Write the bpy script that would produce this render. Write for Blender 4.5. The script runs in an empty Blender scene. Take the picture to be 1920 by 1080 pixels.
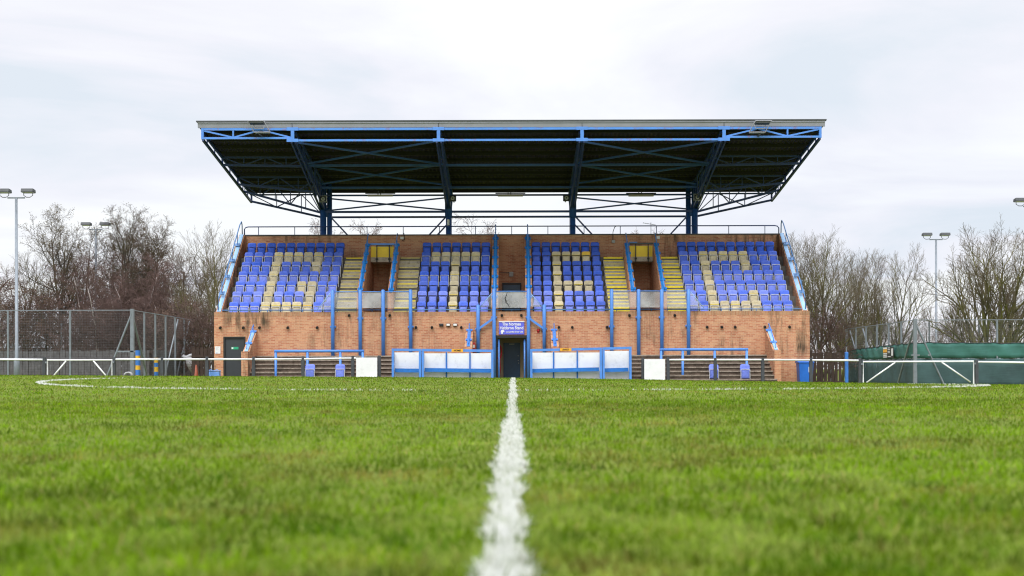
import bpy, math, random
import numpy as np
from mathutils import Vector
random.seed(7)
R = math.radians
SC = bpy.context.scene
COL = SC.collection
F, YH, CAMH, ROLL = 2400.0, 692.0, 0.31, 0.0026     # focal length (px of a 1920 wide frame), eye row, eye height, camera roll


def W(x, y, Y):
    """photo pixel seen at depth Y -> world point"""
    a, b = x - 960.0, YH - y
    c, s = math.cos(ROLL), math.sin(ROLL)
    u, v = a * c + b * s, -a * s + b * c
    return (u * Y / F, Y, CAMH + v * Y / F)


def WX(x, Y, y=640): return W(x, y, Y)[0]
def WZ(y, Y, x=960): return W(x, y, Y)[2]


# ------------------------------------------------------------------ ground height
_gy = np.array([-400, -10, 6, 12, 17, 22, 26, 30, 34, 38, 44, 50, 57, 62, 70, 120, 3000], float)
_gz = np.array([0, 0, 0, .008, .022, .043, .060, .066, .062, .038, -.045, -.15, -.28, -.32, -.36, -.5, -1.5], float)
_d = np.linspace(-12, 130, 1421)
_k = np.exp(-np.linspace(-2, 2, 41) ** 2)
_zz = np.convolve(np.pad(np.interp(_d, _gy, _gz), 20, mode='edge'), _k / _k.sum(), mode='valid')


def gz(x, y):
    x = np.asarray(x, float); y = np.asarray(y, float)
    b = np.where((y > -12) & (y < 130), np.interp(y, _d, _zz), np.interp(y, _gy, _gz))
    t = np.clip((y - 12) / 22, 0, 1); t = t * t * (3 - 2 * t)
    return b - .0082 * t * np.clip(x, -30, 30) - np.minimum(.12, .0005 * np.clip(x - 1, 0, 30) * np.clip(y - 15, 0, 100))


def G(x, y): return float(gz(x, y))


# ------------------------------------------------------------------ mesh builder
OFF = {}


class MB:
    def __init__(s): s.v = []; s.f = []

    def box(s, x0, x1, y0, y1, z0, z1):
        i = len(s.v)
        s.v += [(x0, y0, z0), (x1, y0, z0), (x1, y1, z0), (x0, y1, z0), (x0, y0, z1), (x1, y0, z1), (x1, y1, z1), (x0, y1, z1)]
        s.f += [tuple(i + k for k in q) for q in ((0, 3, 2, 1), (4, 5, 6, 7), (0, 1, 5, 4), (1, 2, 6, 5), (2, 3, 7, 6), (3, 0, 4, 7))]
        return s

    def prism(s, poly, x0, x1):
        """polygon in (y, z), run along x"""
        i = len(s.v); n = len(poly)
        s.v += [(x0, a, b) for a, b in poly] + [(x1, a, b) for a, b in poly]
        s.f += [tuple(i + k for k in range(n))[::-1], tuple(i + n + k for k in range(n))]
        s.f += [(i + k, i + (k + 1) % n, i + n + (k + 1) % n, i + n + k) for k in range(n)]
        return s

    def plate(s, poly, y0, y1):
        """polygon in (x, z), run along y"""
        i = len(s.v); n = len(poly)
        s.v += [(a, y0, b) for a, b in poly] + [(a, y1, b) for a, b in poly]
        s.f += [tuple(i + k for k in range(n)), tuple(i + n + k for k in range(n))[::-1]]
        s.f += [(i + k, i + n + k, i + n + (k + 1) % n, i + (k + 1) % n) for k in range(n)]
        return s

    def path(s, pts, rad, n=8, cap=True):
        """round tube through points, radius per point"""
        pts = [Vector(p) for p in pts]
        if not isinstance(rad, (list, tuple)): rad = [rad] * len(pts)
        i0 = len(s.v); m = len(pts)
        for k, p in enumerate(pts):
            d = (pts[min(k + 1, m - 1)] - pts[max(k - 1, 0)])
            d = d.normalized() if d.length > 1e-9 else Vector((0, 0, 1))
            ref = Vector((0, 0, 1)) if abs(d.z) < .9 else Vector((0, 1, 0))
            a = d.cross(ref).normalized(); b = a.cross(d)
            for j in range(n):
                t = 2 * math.pi * (j + .5) / n
                q = p + (a * math.cos(t) + b * math.sin(t)) * rad[k]
                s.v.append((q.x, q.y, q.z))
        for k in range(m - 1):
            for j in range(n):
                s.f.append((i0 + k * n + j, i0 + k * n + (j + 1) % n, i0 + (k + 1) * n + (j + 1) % n, i0 + (k + 1) * n + j))
        if cap:
            s.f.append(tuple(i0 + j for j in range(n))[::-1]); s.f.append(tuple(i0 + (m - 1) * n + j for j in range(n)))
        return s

    def tube(s, p, q, r, n=8): return s.path([p, q], r, n)

    def beam(s, p, q, w, h):
        """rectangular bar p->q, w sideways, h upward"""
        p, q = Vector(p), Vector(q); d = (q - p).normalized()
        ref = Vector((0, 0, 1)) if abs(d.z) < .95 else Vector((0, 1, 0))
        a = d.cross(ref).normalized() * w / 2; b = a.cross(d).normalized() * h / 2
        i = len(s.v)
        for o in (p, q):
            for t in (-a - b, a - b, a + b, -a + b): s.v.append(tuple(o + t))
        s.f += [tuple(i + k for k in t) for t in ((0, 1, 2, 3)[::-1], (4, 5, 6, 7), (0, 1, 5, 4), (1, 2, 6, 5), (2, 3, 7, 6), (3, 0, 4, 7))]
        return s

    def disc(s, c, r, depth, n=12, axis='y'):
        c = Vector(c); e = Vector((0, depth, 0)) if axis == 'y' else (Vector((0, 0, depth)) if axis == 'z' else Vector((depth, 0, 0)))
        return s.path([c, c + e], r, n)

    def build(s, name, mat, parent=None, smooth=False, bevel=0):
        off = Vector(OFF.get(parent.name, (0, 0, 0))) if parent else Vector((0, 0, 0))
        me = bpy.data.meshes.new(name)
        me.from_pydata([(a - off.x, b - off.y, c - off.z) for a, b, c in s.v], [], s.f)
        me.materials.append(mat); me.update()
        if smooth: me.polygons.foreach_set('use_smooth', [len(p.vertices) <= 4 for p in me.polygons])
        o = bpy.data.objects.new(name, me); COL.objects.link(o)
        if parent: o.parent = parent
        OFF[o.name] = tuple(off)
        if bevel:
            b = o.modifiers.new('bevel', 'BEVEL'); b.width = bevel; b.segments = 2; b.limit_method = 'ANGLE'
        return o


def tag(o, label, cat, group=None):
    o['label'] = label; o['category'] = cat
    if group: o['group'] = group
    return o


def thing(name, label, cat, loc=(0, 0, 0), group=None):
    o = bpy.data.objects.new(name, None); COL.objects.link(o); o.empty_display_size = .2
    o.location = loc; OFF[o.name] = tuple(loc)
    return tag(o, label, cat, group)


def struct(o, kind='structure'):
    o['kind'] = kind; return o


def copy_tree(o, loc=None, rz=None, scale=None, parent=None):
    c = o.copy(); COL.objects.link(c)
    if parent: c.parent = parent
    if loc is not None: c.location = loc
    if rz is not None: c.rotation_euler = (0, 0, rz)
    if scale is not None: c.scale = scale
    for ch in o.children: copy_tree(ch, parent=c)
    return c


# ------------------------------------------------------------------ materials
class N:
    def __init__(s, name):
        s.m = bpy.data.materials.new(name); s.m.use_nodes = True
        s.t = s.m.node_tree; s.p = s.t.nodes['Principled BSDF']

    def n(s, typ, **kw):
        o = s.t.nodes.new(typ)
        for k, v in kw.items():
            if k in o.bl_rna.properties: setattr(o, k, v)
            else: o.inputs[k].default_value = v
        return o

    def l(s, a, b): s.t.links.new(a, b)

    def mix(s, fac, a, b, mode='MIX'):
        o = s.t.nodes.new('ShaderNodeMix'); o.data_type = 'RGBA'; o.blend_type = mode
        for sock, val in ((0, fac), (6, a), (7, b)):
            if hasattr(val, 'links') or hasattr(val, 'is_linked'): s.l(val, o.inputs[sock])
            else: o.inputs[sock].default_value = (tuple(val) + (1,))[:4] if sock else val
        return o.outputs[2]

    def ramp(s, src, stops):
        o = s.t.nodes.new('ShaderNodeValToRGB'); s.l(src, o.inputs[0])
        e = o.color_ramp.elements
        while len(e) < len(stops): e.new(.5)
        for k, (pos, c) in enumerate(stops):
            e[k].position = pos; e[k].color = (c, c, c, 1) if isinstance(c, (int, float)) else (tuple(c) + (1,))[:4]
        return o.outputs[0]

    def noise(s, vec, scale, detail=5, rough=.6):
        o = s.n('ShaderNodeTexNoise', Scale=scale, Detail=detail, Roughness=rough)
        if vec is not None: s.l(vec, o.inputs['Vector'])
        return o.outputs[0]

    def mapping(s, vec, scale=(1, 1, 1)):
        o = s.n('ShaderNodeMapping'); o.inputs['Scale'].default_value = scale; s.l(vec, o.inputs[0]); return o.outputs[0]

    def bump(s, h, strength=.3, dist=.01):
        o = s.n('ShaderNodeBump', Strength=strength, Distance=dist); s.l(h, o.inputs['Height']); s.l(o.outputs[0], s.p.inputs['Normal'])


def paint(name, c, rough=.5, var=.18, scale=5, dirt=None, dirt_amt=.35, metallic=0, rand=0, bump=0, spec=.5, streak=False):
    """solid colour with uneven wear"""
    g = N(name); tc = g.n('ShaderNodeNewGeometry').outputs['Position']
    if streak: tc = g.mapping(tc, (1, 1, .12))
    a = g.noise(tc, scale, 6, .65)
    lo = tuple(x * (1 - var) for x in c); hi = tuple(min(1, x * (1 + var)) for x in c)
    col = g.mix(g.ramp(a, [(.3, 0.), (.7, 1.)]), lo, hi)
    if dirt:
        b = g.noise(tc, scale * 2.7, 8, .7)
        col = g.mix(g.ramp(b, [(.52, 0.), (.72, dirt_amt)]), col, dirt)
    if rand:
        oi = g.n('ShaderNodeObjectInfo').outputs['Random']
        hs = g.n('ShaderNodeHueSaturation')
        mr = g.n('ShaderNodeMapRange'); g.l(oi, mr.inputs[0]); mr.inputs[3].default_value = 1 - rand; mr.inputs[4].default_value = 1 + rand
        g.l(mr.outputs[0], hs.inputs['Value']); g.l(col, hs.inputs['Color']); col = hs.outputs[0]
    g.l(col, g.p.inputs['Base Color'])
    g.p.inputs['Roughness'].default_value = rough; g.p.inputs['Metallic'].default_value = metallic
    g.p.inputs['Specular IOR Level'].default_value = spec
    if bump: g.bump(g.noise(tc, scale * 6, 6), bump, .01)
    return g.m


def brick_mat(name, c1, c2, mortar, stain=.5, soldier=False):
    g = N(name); geo = g.n('ShaderNodeNewGeometry')
    sp = g.n('ShaderNodeSeparateXYZ'); g.l(geo.outputs['Position'], sp.inputs[0])
    sn = g.n('ShaderNodeSeparateXYZ'); g.l(geo.outputs['True Normal'], sn.inputs[0])
    ab = g.n('ShaderNodeMath', operation='ABSOLUTE'); g.l(sn.outputs[0], ab.inputs[0])
    gt = g.n('ShaderNodeMath', operation='GREATER_THAN'); g.l(ab.outputs[0], gt.inputs[0]); gt.inputs[1].default_value = .5
    mx = g.n('ShaderNodeMix'); mx.data_type = 'FLOAT'
    g.l(gt.outputs[0], mx.inputs[0]); g.l(sp.outputs[0], mx.inputs[2]); g.l(sp.outputs[1], mx.inputs[3])
    cb = g.n('ShaderNodeCombineXYZ')
    if soldier: g.l(sp.outputs[2], cb.inputs[0]); g.l(mx.outputs[0], cb.inputs[1])
    else: g.l(mx.outputs[0], cb.inputs[0]); g.l(sp.outputs[2], cb.inputs[1])
    bt = g.n('ShaderNodeTexBrick', offset=.5, Scale=1.0)
    bt.inputs['Brick Width'].default_value = .225; bt.inputs['Row Height'].default_value = .075
    bt.inputs['Mortar Size'].default_value = .009; bt.inputs['Mortar Smooth'].default_value = .3; bt.inputs['Bias'].default_value = -.1
    bt.inputs['Color1'].default_value = c1 + (1,); bt.inputs['Color2'].default_value = c2 + (1,); bt.inputs['Mortar'].default_value = mortar + (1,)
    g.l(cb.outputs[0], bt.inputs['Vector'])
    col = bt.outputs[0]
    big = g.noise(cb.outputs[0], .7, 5)
    col = g.mix(g.ramp(big, [(.3, 0.), (.7, .28)]), col, tuple(x * 1.12 for x in c1))
    fine = g.noise(cb.outputs[0], 14, 4)
    col = g.mix(g.ramp(fine, [(.35, .25), (.7, 0.)]), col, tuple(x * .55 for x in c2))
    # rain streaks and algae: long in z, patchy along the wall
    st = g.noise(g.mapping(geo.outputs['Position'], (1.6, 1.6, .22)), 1.5, 8, .72)
    pt = g.noise(geo.outputs['Position'], .35, 3)
    ml = g.n('ShaderNodeMath', operation='MULTIPLY'); g.l(g.ramp(st, [(.47, 0.), (.63, .9)]), ml.inputs[0]); g.l(g.ramp(pt, [(.42, 0.05), (.60, 1.)]), ml.inputs[1])
    ax = g.n('ShaderNodeMath', operation='ABSOLUTE'); g.l(sp.outputs[0], ax.inputs[0])
    en = g.n('ShaderNodeMapRange'); g.l(ax.outputs[0], en.inputs[0]); en.inputs[1].default_value = 4; en.inputs[2].default_value = 11; en.inputs[3].default_value = .25 * stain; en.inputs[4].default_value = stain
    m2 = g.n('ShaderNodeMath', operation='MULTIPLY'); g.l(ml.outputs[0], m2.inputs[0]); g.l(en.outputs[0], m2.inputs[1])
    col = g.mix(m2.outputs[0], col, (.075, .055, .035))
    g.l(col, g.p.inputs['Base Color']); g.p.inputs['Roughness'].default_value = .9; g.p.inputs['Specular IOR Level'].default_value = .2
    g.bump(bt.outputs['Fac'], -.5, .012)
    return g.m


BLUE = (.075, .235, .66)
M = {}
M['brick'] = brick_mat('brick', (.585, .315, .18), (.41, .135, .078), (.55, .40, .27), 1.3)
M['brick_soldier'] = brick_mat('brick_soldier', (.49, .265, .15), (.34, .15, .08), (.38, .29, .20), 1.3, True)
M['blue'] = paint('blue_paint', BLUE, .42, .12, 3, (.2, .09, .05), .25)
M['blue_rust'] = paint('blue_paint_rusting', BLUE, .42, .12, 1.2, (.25, .07, .03), .75)
M['coping_blue'] = paint('coping_blue_paint', (.02, .21, .62), .45, .12, 4, (.25, .2, .15), .15)
M['pale_blue'] = paint('pale_blue_paint', (.27, .47, .74), .5, .12, 4, (.25, .2, .15), .2)
M['bench_blue'] = paint('bench_blue_paint', (.015, .16, .55), .45, .2, 4)
M['steel_blue_shaded'] = paint('blue_steelwork_shaded', (.016, .045, .18), .5, .2, 2, (.05, .03, .02), .3)  # darkened copy of the fascia blue: under-roof shade put into the colour
M['brace_blue_shaded'] = paint('blue_bracing_shaded', (.020, .080, .28), .5, .2, 2, (.05, .03, .02), .3)  # same blue again, roof shade put into the colour, less dark
M['rail_blue'] = paint('dulled_blue_rail', (.07, .19, .43), .5, .2, 4, (.2, .2, .2), .3)
M['sheet'] = paint('dark_roof_sheet', (.034, .027, .050), .7, .35, 1.2, (.055, .047, .068), .5)
M['purlin'] = paint('dark_purlin', (.014, .013, .016), .8, .3, 2)
M['tread'] = paint('dark_concrete_tread', (.13, .12, .105), .9, .3, 2.2, (.05, .045, .04), .6, bump=.4, spec=.2)  # darker concrete than the stair flights
M['step_lip'] = paint('lit_step_edge', (.27, .225, .185), .9, .35, 5, (.06, .05, .035), .8, spec=.2)  # nosing paler than its step: light falling on the edge put into the colour
M['perspex_clear'] = None
M['gutter'] = paint('grey_gutter', (.26, .265, .31), .4, .08, 2, (.2, .2, .2), .25)
M['capping'] = paint('dark_capping', (.05, .055, .06), .6, .2, 3)
M['concrete'] = paint('concrete', (.44, .395, .32), .9, .22, 2.2, (.10, .09, .07), .7, bump=.4, spec=.2)
M['wet_concrete'] = paint('mossy_concrete', (.155, .118, .092), .9, .45, 2.5, (.04, .03, .022), .85, bump=.5, spec=.2, streak=False)
M['yellow'] = paint('yellow_nosing_paint', (.85, .69, .04), .7, .15, 6, (.35, .30, .18), .5)
M['yellow_faded'] = paint('worn_yellow_nosing_paint', (.58, .49, .16), .7, .2, 6, (.34, .31, .24), .8)
M['yellow_panel'] = paint('yellow_panel_paint', (.85, .60, .015), .45, .08, 2)
M['seat_blue'] = paint('seat_blue', (.026, .095, .58), .45, .10, 9, rand=.12, spec=.3)
M['seat_mid'] = paint('seat_blue_weathered', (.075, .145, .66), .48, .12, 9, rand=.16, spec=.3)
M['seat_faded'] = paint('seat_blue_faded', (.175, .235, .74), .5, .14, 9, rand=.17, spec=.3)
M['seat_cream'] = paint('seat_bleached_yellow', (.53, .455, .305), .55, .16, 9, rand=.16, spec=.3)
M['seat_yellow'] = paint('seat_yellow', (.72, .44, .015), .4, .08, 9)
M['seat_edge'] = paint('seat_edge_yellow', (.60, .46, .05), .5, .1, 9)
M['seat_grey'] = paint('seat_frame_grey', (.50, .50, .52), .45, .1, 9)
M['seat_dark'] = paint('seat_frame_black', (.02, .02, .03), .5, .2, 9)
M['white'] = paint('white_paint', (.74, .74, .76), .5, .06, 2, (.4, .4, .38), .25)
M['panel_white'] = paint('dugout_white_panel', (.86, .86, .88), .45, .05, 1.2, (.35, .35, .36), .3)
M['post'] = paint('charcoal_post', (.045, .05, .058), .7, .25, 4, bump=.2)
M['galv'] = paint('galvanised_steel', (.20, .225, .255), .45, .15, 5, metallic=.35)
M['wire'] = paint('galvanised_wire', (.16, .175, .19), .5, .15, 5, metallic=.3)
M['black'] = paint('black_plastic', (.012, .012, .014), .5, .2, 8)
M['door_grey'] = paint('charcoal_door', (.032, .037, .045), .45, .12, 2)
M['door_navy'] = paint('navy_door', (.010, .045, .11), .4, .2, 2)
M['door_teal'] = paint('blue_grey_door', (.035, .075, .13), .4, .2, 2)
M['cream_wall'] = paint('cream_plaster', (.36, .28, .19), .8, .12, 2)
M['sign_blue'] = paint('sign_blue', (.115, .13, .66), .4, .03, 2)
M['orange'] = paint('orange_plate', (.78, .38, .02), .45, .08, 4)
M['red'] = paint('red_plastic', (.42, .012, .016), .45, .1, 4)
M['green_sign'] = paint('exit_sign_green', (.02, .33, .18), .5, .04, 4)
M['bin'] = paint('bin_blue', (.012, .12, .50), .4, .1, 3)
M['box_blue'] = paint('crate_blue', (.16, .34, .78), .45, .08, 3)
M['timber'] = paint('weathered_timber', (.090, .084, .088), .9, .4, 3, (.035, .03, .03), .6, bump=.4)
M['timber_dark'] = paint('dark_timber', (.045, .028, .022), .85, .4, 3, bump=.4)
M['cone'] = paint('cone_orange', (.26, .06, .025), .6, .2, 3)
M['stripe_blue'] = paint('pad_blue', (.03, .15, .48), .55, .12, 4)
M['stripe_yellow'] = paint('pad_yellow', (.62, .36, .02), .55, .12, 4)
M['grey_box'] = paint('grey_box', (.36, .36, .34), .5, .1, 5)
M['lens'] = paint('lamp_glass', (.70, .70, .68), .25, .05, 5)
M['netgrey'] = paint('grey_netting', (.36, .36, .38), .8, .2, 8)
M['lamp_lens'] = paint('dull_lamp_lens', (.22, .23, .25), .2, .1, 5)
M['pinkgrey'] = paint('heater_casing', (.42, .36, .35), .5, .1, 4)


def glass_mat(name, milky, tint=(1, 1, 1)):
    g = N(name)
    tr = g.n('ShaderNodeBsdfTransparent'); tr.inputs[0].default_value = tint + (1,)
    df = g.n('ShaderNodeBsdfDiffuse'); df.inputs[0].default_value = (.80, .80, .82, 1)  # white diffuse veil: scratches plus pale reflections put into the colour
    gl = g.n('ShaderNodeBsdfGlossy'); gl.inputs['Roughness'].default_value = .06
    m1 = g.n('ShaderNodeMixShader'); m2 = g.n('ShaderNodeMixShader')
    sc = g.noise(g.n('ShaderNodeNewGeometry').outputs['Position'], 1.1, 3, .5)
    g.l(g.ramp(sc, [(.3, milky * .45), (.7, milky * 1.5)]), m1.inputs[0])
    g.l(tr.outputs[0], m1.inputs[1]); g.l(df.outputs[0], m1.inputs[2])
    if milky < .1:
        tr.inputs[0].default_value = (.93, .93, .93, 1); g.l(tr.outputs[0], g.t.nodes['Material Output'].inputs[0]); return g.m
    fr = g.n('ShaderNodeFresnel', IOR=1.45); g.l(fr.outputs[0], m2.inputs[0])
    g.l(m1.outputs[0], m2.inputs[1]); g.l(gl.outputs[0], m2.inputs[2])
    g.l(m2.outputs[0], g.t.nodes['Material Output'].inputs[0])
    return g.m


def net_mat(name, c, alpha):
    g = N(name); pos = g.n('ShaderNodeNewGeometry').outputs['Position']
    a = g.noise(pos, .9, 6, .6)
    col = g.mix(g.ramp(a, [(.3, 0.), (.7, 1.)]), tuple(x * .72 for x in c), tuple(x * 1.3 for x in c))
    b = g.noise(g.mapping(pos, (.4, .4, 9)), 2.5, 4)
    col = g.mix(g.ramp(b, [(.45, 0.), (.7, .35)]), col, tuple(x * 1.7 for x in c))
    g.l(col, g.p.inputs['Base Color']); g.p.inputs['Roughness'].default_value = .8
    g.p.inputs['Alpha'].default_value = alpha
    return g.m


M['perspex'] = glass_mat('scratched_perspex', .15)
M['perspex_clear'] = glass_mat('clear_perspex', .08)
M['perspex_dirty'] = glass_mat('fogged_perspex', .27)  # stronger veil: greyish reflection put in as diffuse white
M['net_green'] = net_mat('windbreak_green', (.034, .125, .105), .93)
M['net_dark'] = net_mat('windbreak_dark_green', (.034, .072, .074), .95)
# =================================================================== GRANDSTAND
YF, YB, ZF, ZB = 60.3, 66.2, 3.02, 7.27        # front wall face, back wall face, wall tops
RISE, GO, T0 = .538, .71, 2.74
GND = -.75
def sl(y): return ZF + .757 * (y - YF)         # slope of the raking walls
def edge(k): return 60.55 + GO * k
def tread(k): return T0 + RISE * k
def sheet(y): return 11.30 - .1236 * (y - 58)  # underside of the roof

stand = thing('grandstand', 'red brick football grandstand with cantilevered dark roof on blue steelwork', 'grandstand', (0, YF, 0))
S = stand
# front wall with two doorways
m = MB()
for x0, x1, z0 in ((-14.03, -13.6, GND), (-13.6, -12.55, 1.87), (-12.55, -.75, GND), (-.75, .72, 1.87), (.72, 14.03, GND)):
    m.box(x0, x1, YF, YF + .33, z0, ZF - .2)
front_wall = m.build('front_wall', M['brick'], S)
MB().box(-14.03, 14.03, YF - .003, YF + .333, ZF - .2, ZF).build('coping_course', M['brick_soldier'], front_wall)
def spout(px, py):
    c = W(px, py, YF)
    m = MB(); m.path([(c[0], YF + .02, c[2]), (c[0], YF - .05, c[2]), (c[0], YF - .14, c[2] - .03)], [.062, .062, .058], 10)
    m.build('drain_spout', M['black'], front_wall)
for px in (413.5, 456.7, 487, 540, 595, 780, 810, 865, 1016.7, 1048, 1073, 1138, 1325.5, 1353, 1378, 1433.7, 1480): spout(px, 613.4 - .0013 * (px - 960))
for px in (655, 731, 941, 977.5, 1180, 1265): spout(px, 591)
MB().box(-14.03, 14.03, YB, YB + .33, GND, ZB - .04).build('back_wall', M['brick'], S)
MB().box(-14.08, 14.08, YB - .03, YB + .36, ZB - .04, ZB + .02).build('back_wall_coping', M['capping'], S)
for sx in (-1, 1):
    a, b = sorted((sx * 13.75, sx * 14.03))
    MB().prism([(YF + .333, GND), (YB, GND), (YB, ZB - .04), (65.9, sl(65.9) - .02), (YF + .333, ZF + .02)], a, b).build('side_wall', M['brick'], S)

# stepped concrete, one tread object per row
MB().box(-13.75, 13.75, YF + .33, YB, 2.4, T0).build('concourse_slab', M['concrete'], S)
BLK = ((-13.75, -7.42), (-5.66, -.985), (.985, 5.66), (7.42, 13.75))
for k in range(1, 7):
    m = MB()
    for x0, x1 in BLK: m.box(x0, x1, edge(k), YB, tread(k - 1), tread(k))
    m.build('seating_tread', M['tread'], S)
# aisles with yellow nosings
for n, (x0, x1, yl) in enumerate(((-8.42, -7.425, 0), (-5.655, -4.62, 0), (4.62, 5.655, 1), (7.425, 8.42, 1))):
    m = MB()
    for k in range(6):
        for j in (1, 2):
            m.box(x0, x1, edge(k + 1) - .237 * (3 - j), edge(k + 1), tread(k), tread(k) + .1793 * j)
    st = m.build('stair_flight', M['concrete'], S)
    for k in range(6):
        for j in (1, 2, 3):
            y = edge(k + 1) - .237 * (3 - j); z = tread(k) + .1793 * j
            h = .055 if j < 3 else (.085 if yl else .05)
            rnd = random.random()
            if not yl and rnd < .18 and j < 3: h = .02
            MB().box(x0 + .03, x1 - .03, y - .006, y + .06, z - h, z + .005).build('nosing', M['yellow'] if (yl or rnd > .72) and not (yl and rnd < .12) else M['yellow_faded'], st)

# raking walls inside the stand, with coping plates and handrails
def rake(x, w, y0, y1, lift, zc, mat, name='raking_wall'):
    za, zb = sl(y0) + lift, sl(y1) + lift
    wall = MB().prism([(y0, 2.0), (YB, 2.0), (YB, min(zb, tread(6) - .01) if zc else zb), (y1, min(zb, tread(6) - .01) if zc else zb), (y1, zb), (y0, za)], x - w / 2, x + w / 2).build(name, M['brick'], S)
    MB().beam((x, y0 - .02, za + .018), (x, y1, zb + .018), .17, .034).build('coping_plate', mat, wall)
    return za, zb, wall
def rail(x, pts, posts, mat, r=.026, plate=None, parent=None, pl_len=.2):
    h = MB().path(pts, r, 8).build('handrail', mat, parent or S, True)
    for (xx, y, z0, z1) in posts:
        m = MB().tube((xx, y, z0), (xx, y, z1), .02, 8)
        if plate: m.beam((xx, y - pl_len / 2, z0 + .05 - .757 * pl_len / 2), (xx, y + pl_len / 2, z0 + .05 + .757 * pl_len / 2), plate, .03)
        m.build('rail_post', mat, h)
    return h
for x in (-7.28, -5.80, 5.80, 7.28):
    za, zb, w = rake(x, .28, 61.2, 64.75, .27, True, M['coping_blue'])
    p = [(x + .02, y, sl(y) + .27 + .02, sl(y) + .27 + .34) for y in np.arange(61.35, 64.6, .64)]
    rail(x, [(x, 61.05, sl(61.05) + .4), (x, 61.1, sl(61.1) + .6), (x, 65.0, sl(65.0) + .62)], p, M['coping_blue'], .03, .26, pl_len=.15)
for x in (-.82, .82):
    za, zb, w = rake(x, .33, YF + .333, 65.86, .0, False, M['coping_blue'])
    p = [(x, y, sl(y) + .02, sl(y) + .4) for y in np.arange(61.2, 65.7, .71)]
    rail(x, [(x, 60.5, sl(60.5) + .45), (x, 65.95, sl(65.95) + .45), (x, 66.25, 7.72)], p, M['coping_blue'], .03, .31, pl_len=.16)
for s in (-1, 1):
    x = s * 13.89
    m = MB()
    m.beam((x, YF + .34, ZF + .045), (x, 65.88, sl(65.88) + .018), .19, .034)
    m.build('coping_plate', M['pale_blue'], S)
    x2 = s * 13.93
    p = [(x2, y, sl(y) + .02, sl(y) + .62) for y in np.arange(61.5, 66, 1.17)]
    rail(x2, [(x2, YF + .4, ZF + .1), (x2, YF + .42, ZF + .35), (x2, YF + .6, ZF + .75), (x2, 65.6, sl(65.6) + .70), (x2, 66.0, sl(65.8) + .76), (x2, 66.15, sl(65.8) + .6), (x2, 66.2, ZB)], p, M['rail_blue'], .028, .24)
# rail along the back wall and along the front parapet
zr = WZ(424.2, 66.36)
pts = [(-13.85, 66.36, ZB), (-13.85, 66.36, zr - .12), (-13.78, 66.36, zr - .03), (-13.65, 66.36, zr), (13.65, 66.36, zr), (13.78, 66.36, zr - .03), (13.85, 66.36, zr - .12), (13.85, 66.36, ZB)]
rail(0, pts, [(x, 66.36, ZB, zr) for x in np.arange(-13.12, 13.5, 1.875)], M['steel_blue_shaded'], .03)
rail(0, [(-13.7, 60.47, 3.12), (13.7, 60.47, 3.12)], [(x, 60.47, ZF, 3.12) for x in np.arange(-13.2, 13.5, 1.65)], M['rail_blue'], .025)

# vomitories: bridge slab with yellow guard panel
for s in (-1, 1):
    a, b = sorted((s * 5.945, s * 7.135))
    MB().box(a, b, 64.72, YB, 5.74, 5.975).build('bridge_slab', M['concrete'], S)
    gp = MB().box(a + .01, b - .01, 64.80, 64.83, 5.985, 6.53).build('guard_panel', M['yellow_panel'], S)
    for q in (.27, .80):
        x = a + (b - a) * q
        MB().box(x - .025, x + .025, 64.66, 64.71, 5.72, 6.60).box(x - .06, x + .06, 64.64, 64.66, 5.83, 5.93).build('guard_post', M['black'], gp)
    MB().box(a - .02, b + .02, 64.64, 64.84, 6.60, 6.68).build('guard_rail', M['blue'] if s < 0 else M['capping'], gp)
    if s < 0: MB().box(a + .3, b - .1, 64.84, 64.86, 6.535, 6.59).build('guard_top_strip', M['bench_blue'], gp)
    else: MB().box(a - .02, a + .40, 64.66, 64.82, 6.683, 6.72).build('guard_rail_cap', M['blue'], gp)
# door at the bottom of the central void
d = MB().box(-.43, .42, YB - .06, YB - .003, T0, 4.66).build('back_door', M['door_teal'], S)
MB().box(-.50, -.43, YB - .09, YB - .003, T0, 4.76).box(.42, .49, YB - .09, YB - .003, T0, 4.76).box(-.43, .42, YB - .09, YB - .003, 4.66, 4.76).build('door_frame', M['black'], d)

# entrance lobby behind the central doorway
m = MB().box(-.95, -.73, YF + .331, 62.2, GND, 2.1).box(.70, .92, YF + .331, 62.2, GND, 2.1).box(-.73, .70, 62.0, 62.2, GND, 2.1).box(-.73, .70, YF + .331, 62.0, 1.84, 2.1)
m.build('lobby_wall', M['cream_wall'], S)
d = MB().box(-.41, .39, 61.95, 61.997, GND, 1.58).build('entrance_door', M['door_navy'], S)
MB().box(-.14, .12, 61.93, 61.948, 1.49, 1.54).build('door_closer', M['grey_box'], d)
for z in (.95, .72, .60): MB().disc((.30 + .02 * (z < .7), 61.92, z), .022, .029, 8).build('door_lock', M['grey_box'], d)
MB().box(-.80, -.69, YF - .05, YF + .02, GND, 1.90).box(.66, .77, YF - .05, YF + .02, GND, 1.90).box(-.69, .66, YF - .05, YF + .02, 1.78, 1.90).build('entrance_frame', M['black'], S)
for x in (-.62, .60): MB().tube((x, YF + .12, GND), (x, YF + .12, 1.72), .045, 10).build('entrance_pole', M['blue'], S, True)
# side door on the left
d = MB().box(-13.52, -12.63, YF + .08, YF + .13, GND, 1.79).build('side_door', M['door_grey'], S)
MB().box(-13.6, -13.52, YF + .02, YF + .15, GND, 1.87).box(-12.63, -12.55, YF + .02, YF + .15, GND, 1.87).box(-13.52, -12.63, YF + .02, YF + .15, 1.79, 1.87).build('door_frame', M['black'], d)
sg = MB().box(-13.24, -12.90, YF + .065, YF + .078, 1.27, 1.39).build('exit_plate', M['green_sign'], d)
MB().box(-13.22, -13.14, YF + .06, YF + .064, 1.29, 1.37).build('exit_pictogram', M['white'], sg)

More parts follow.
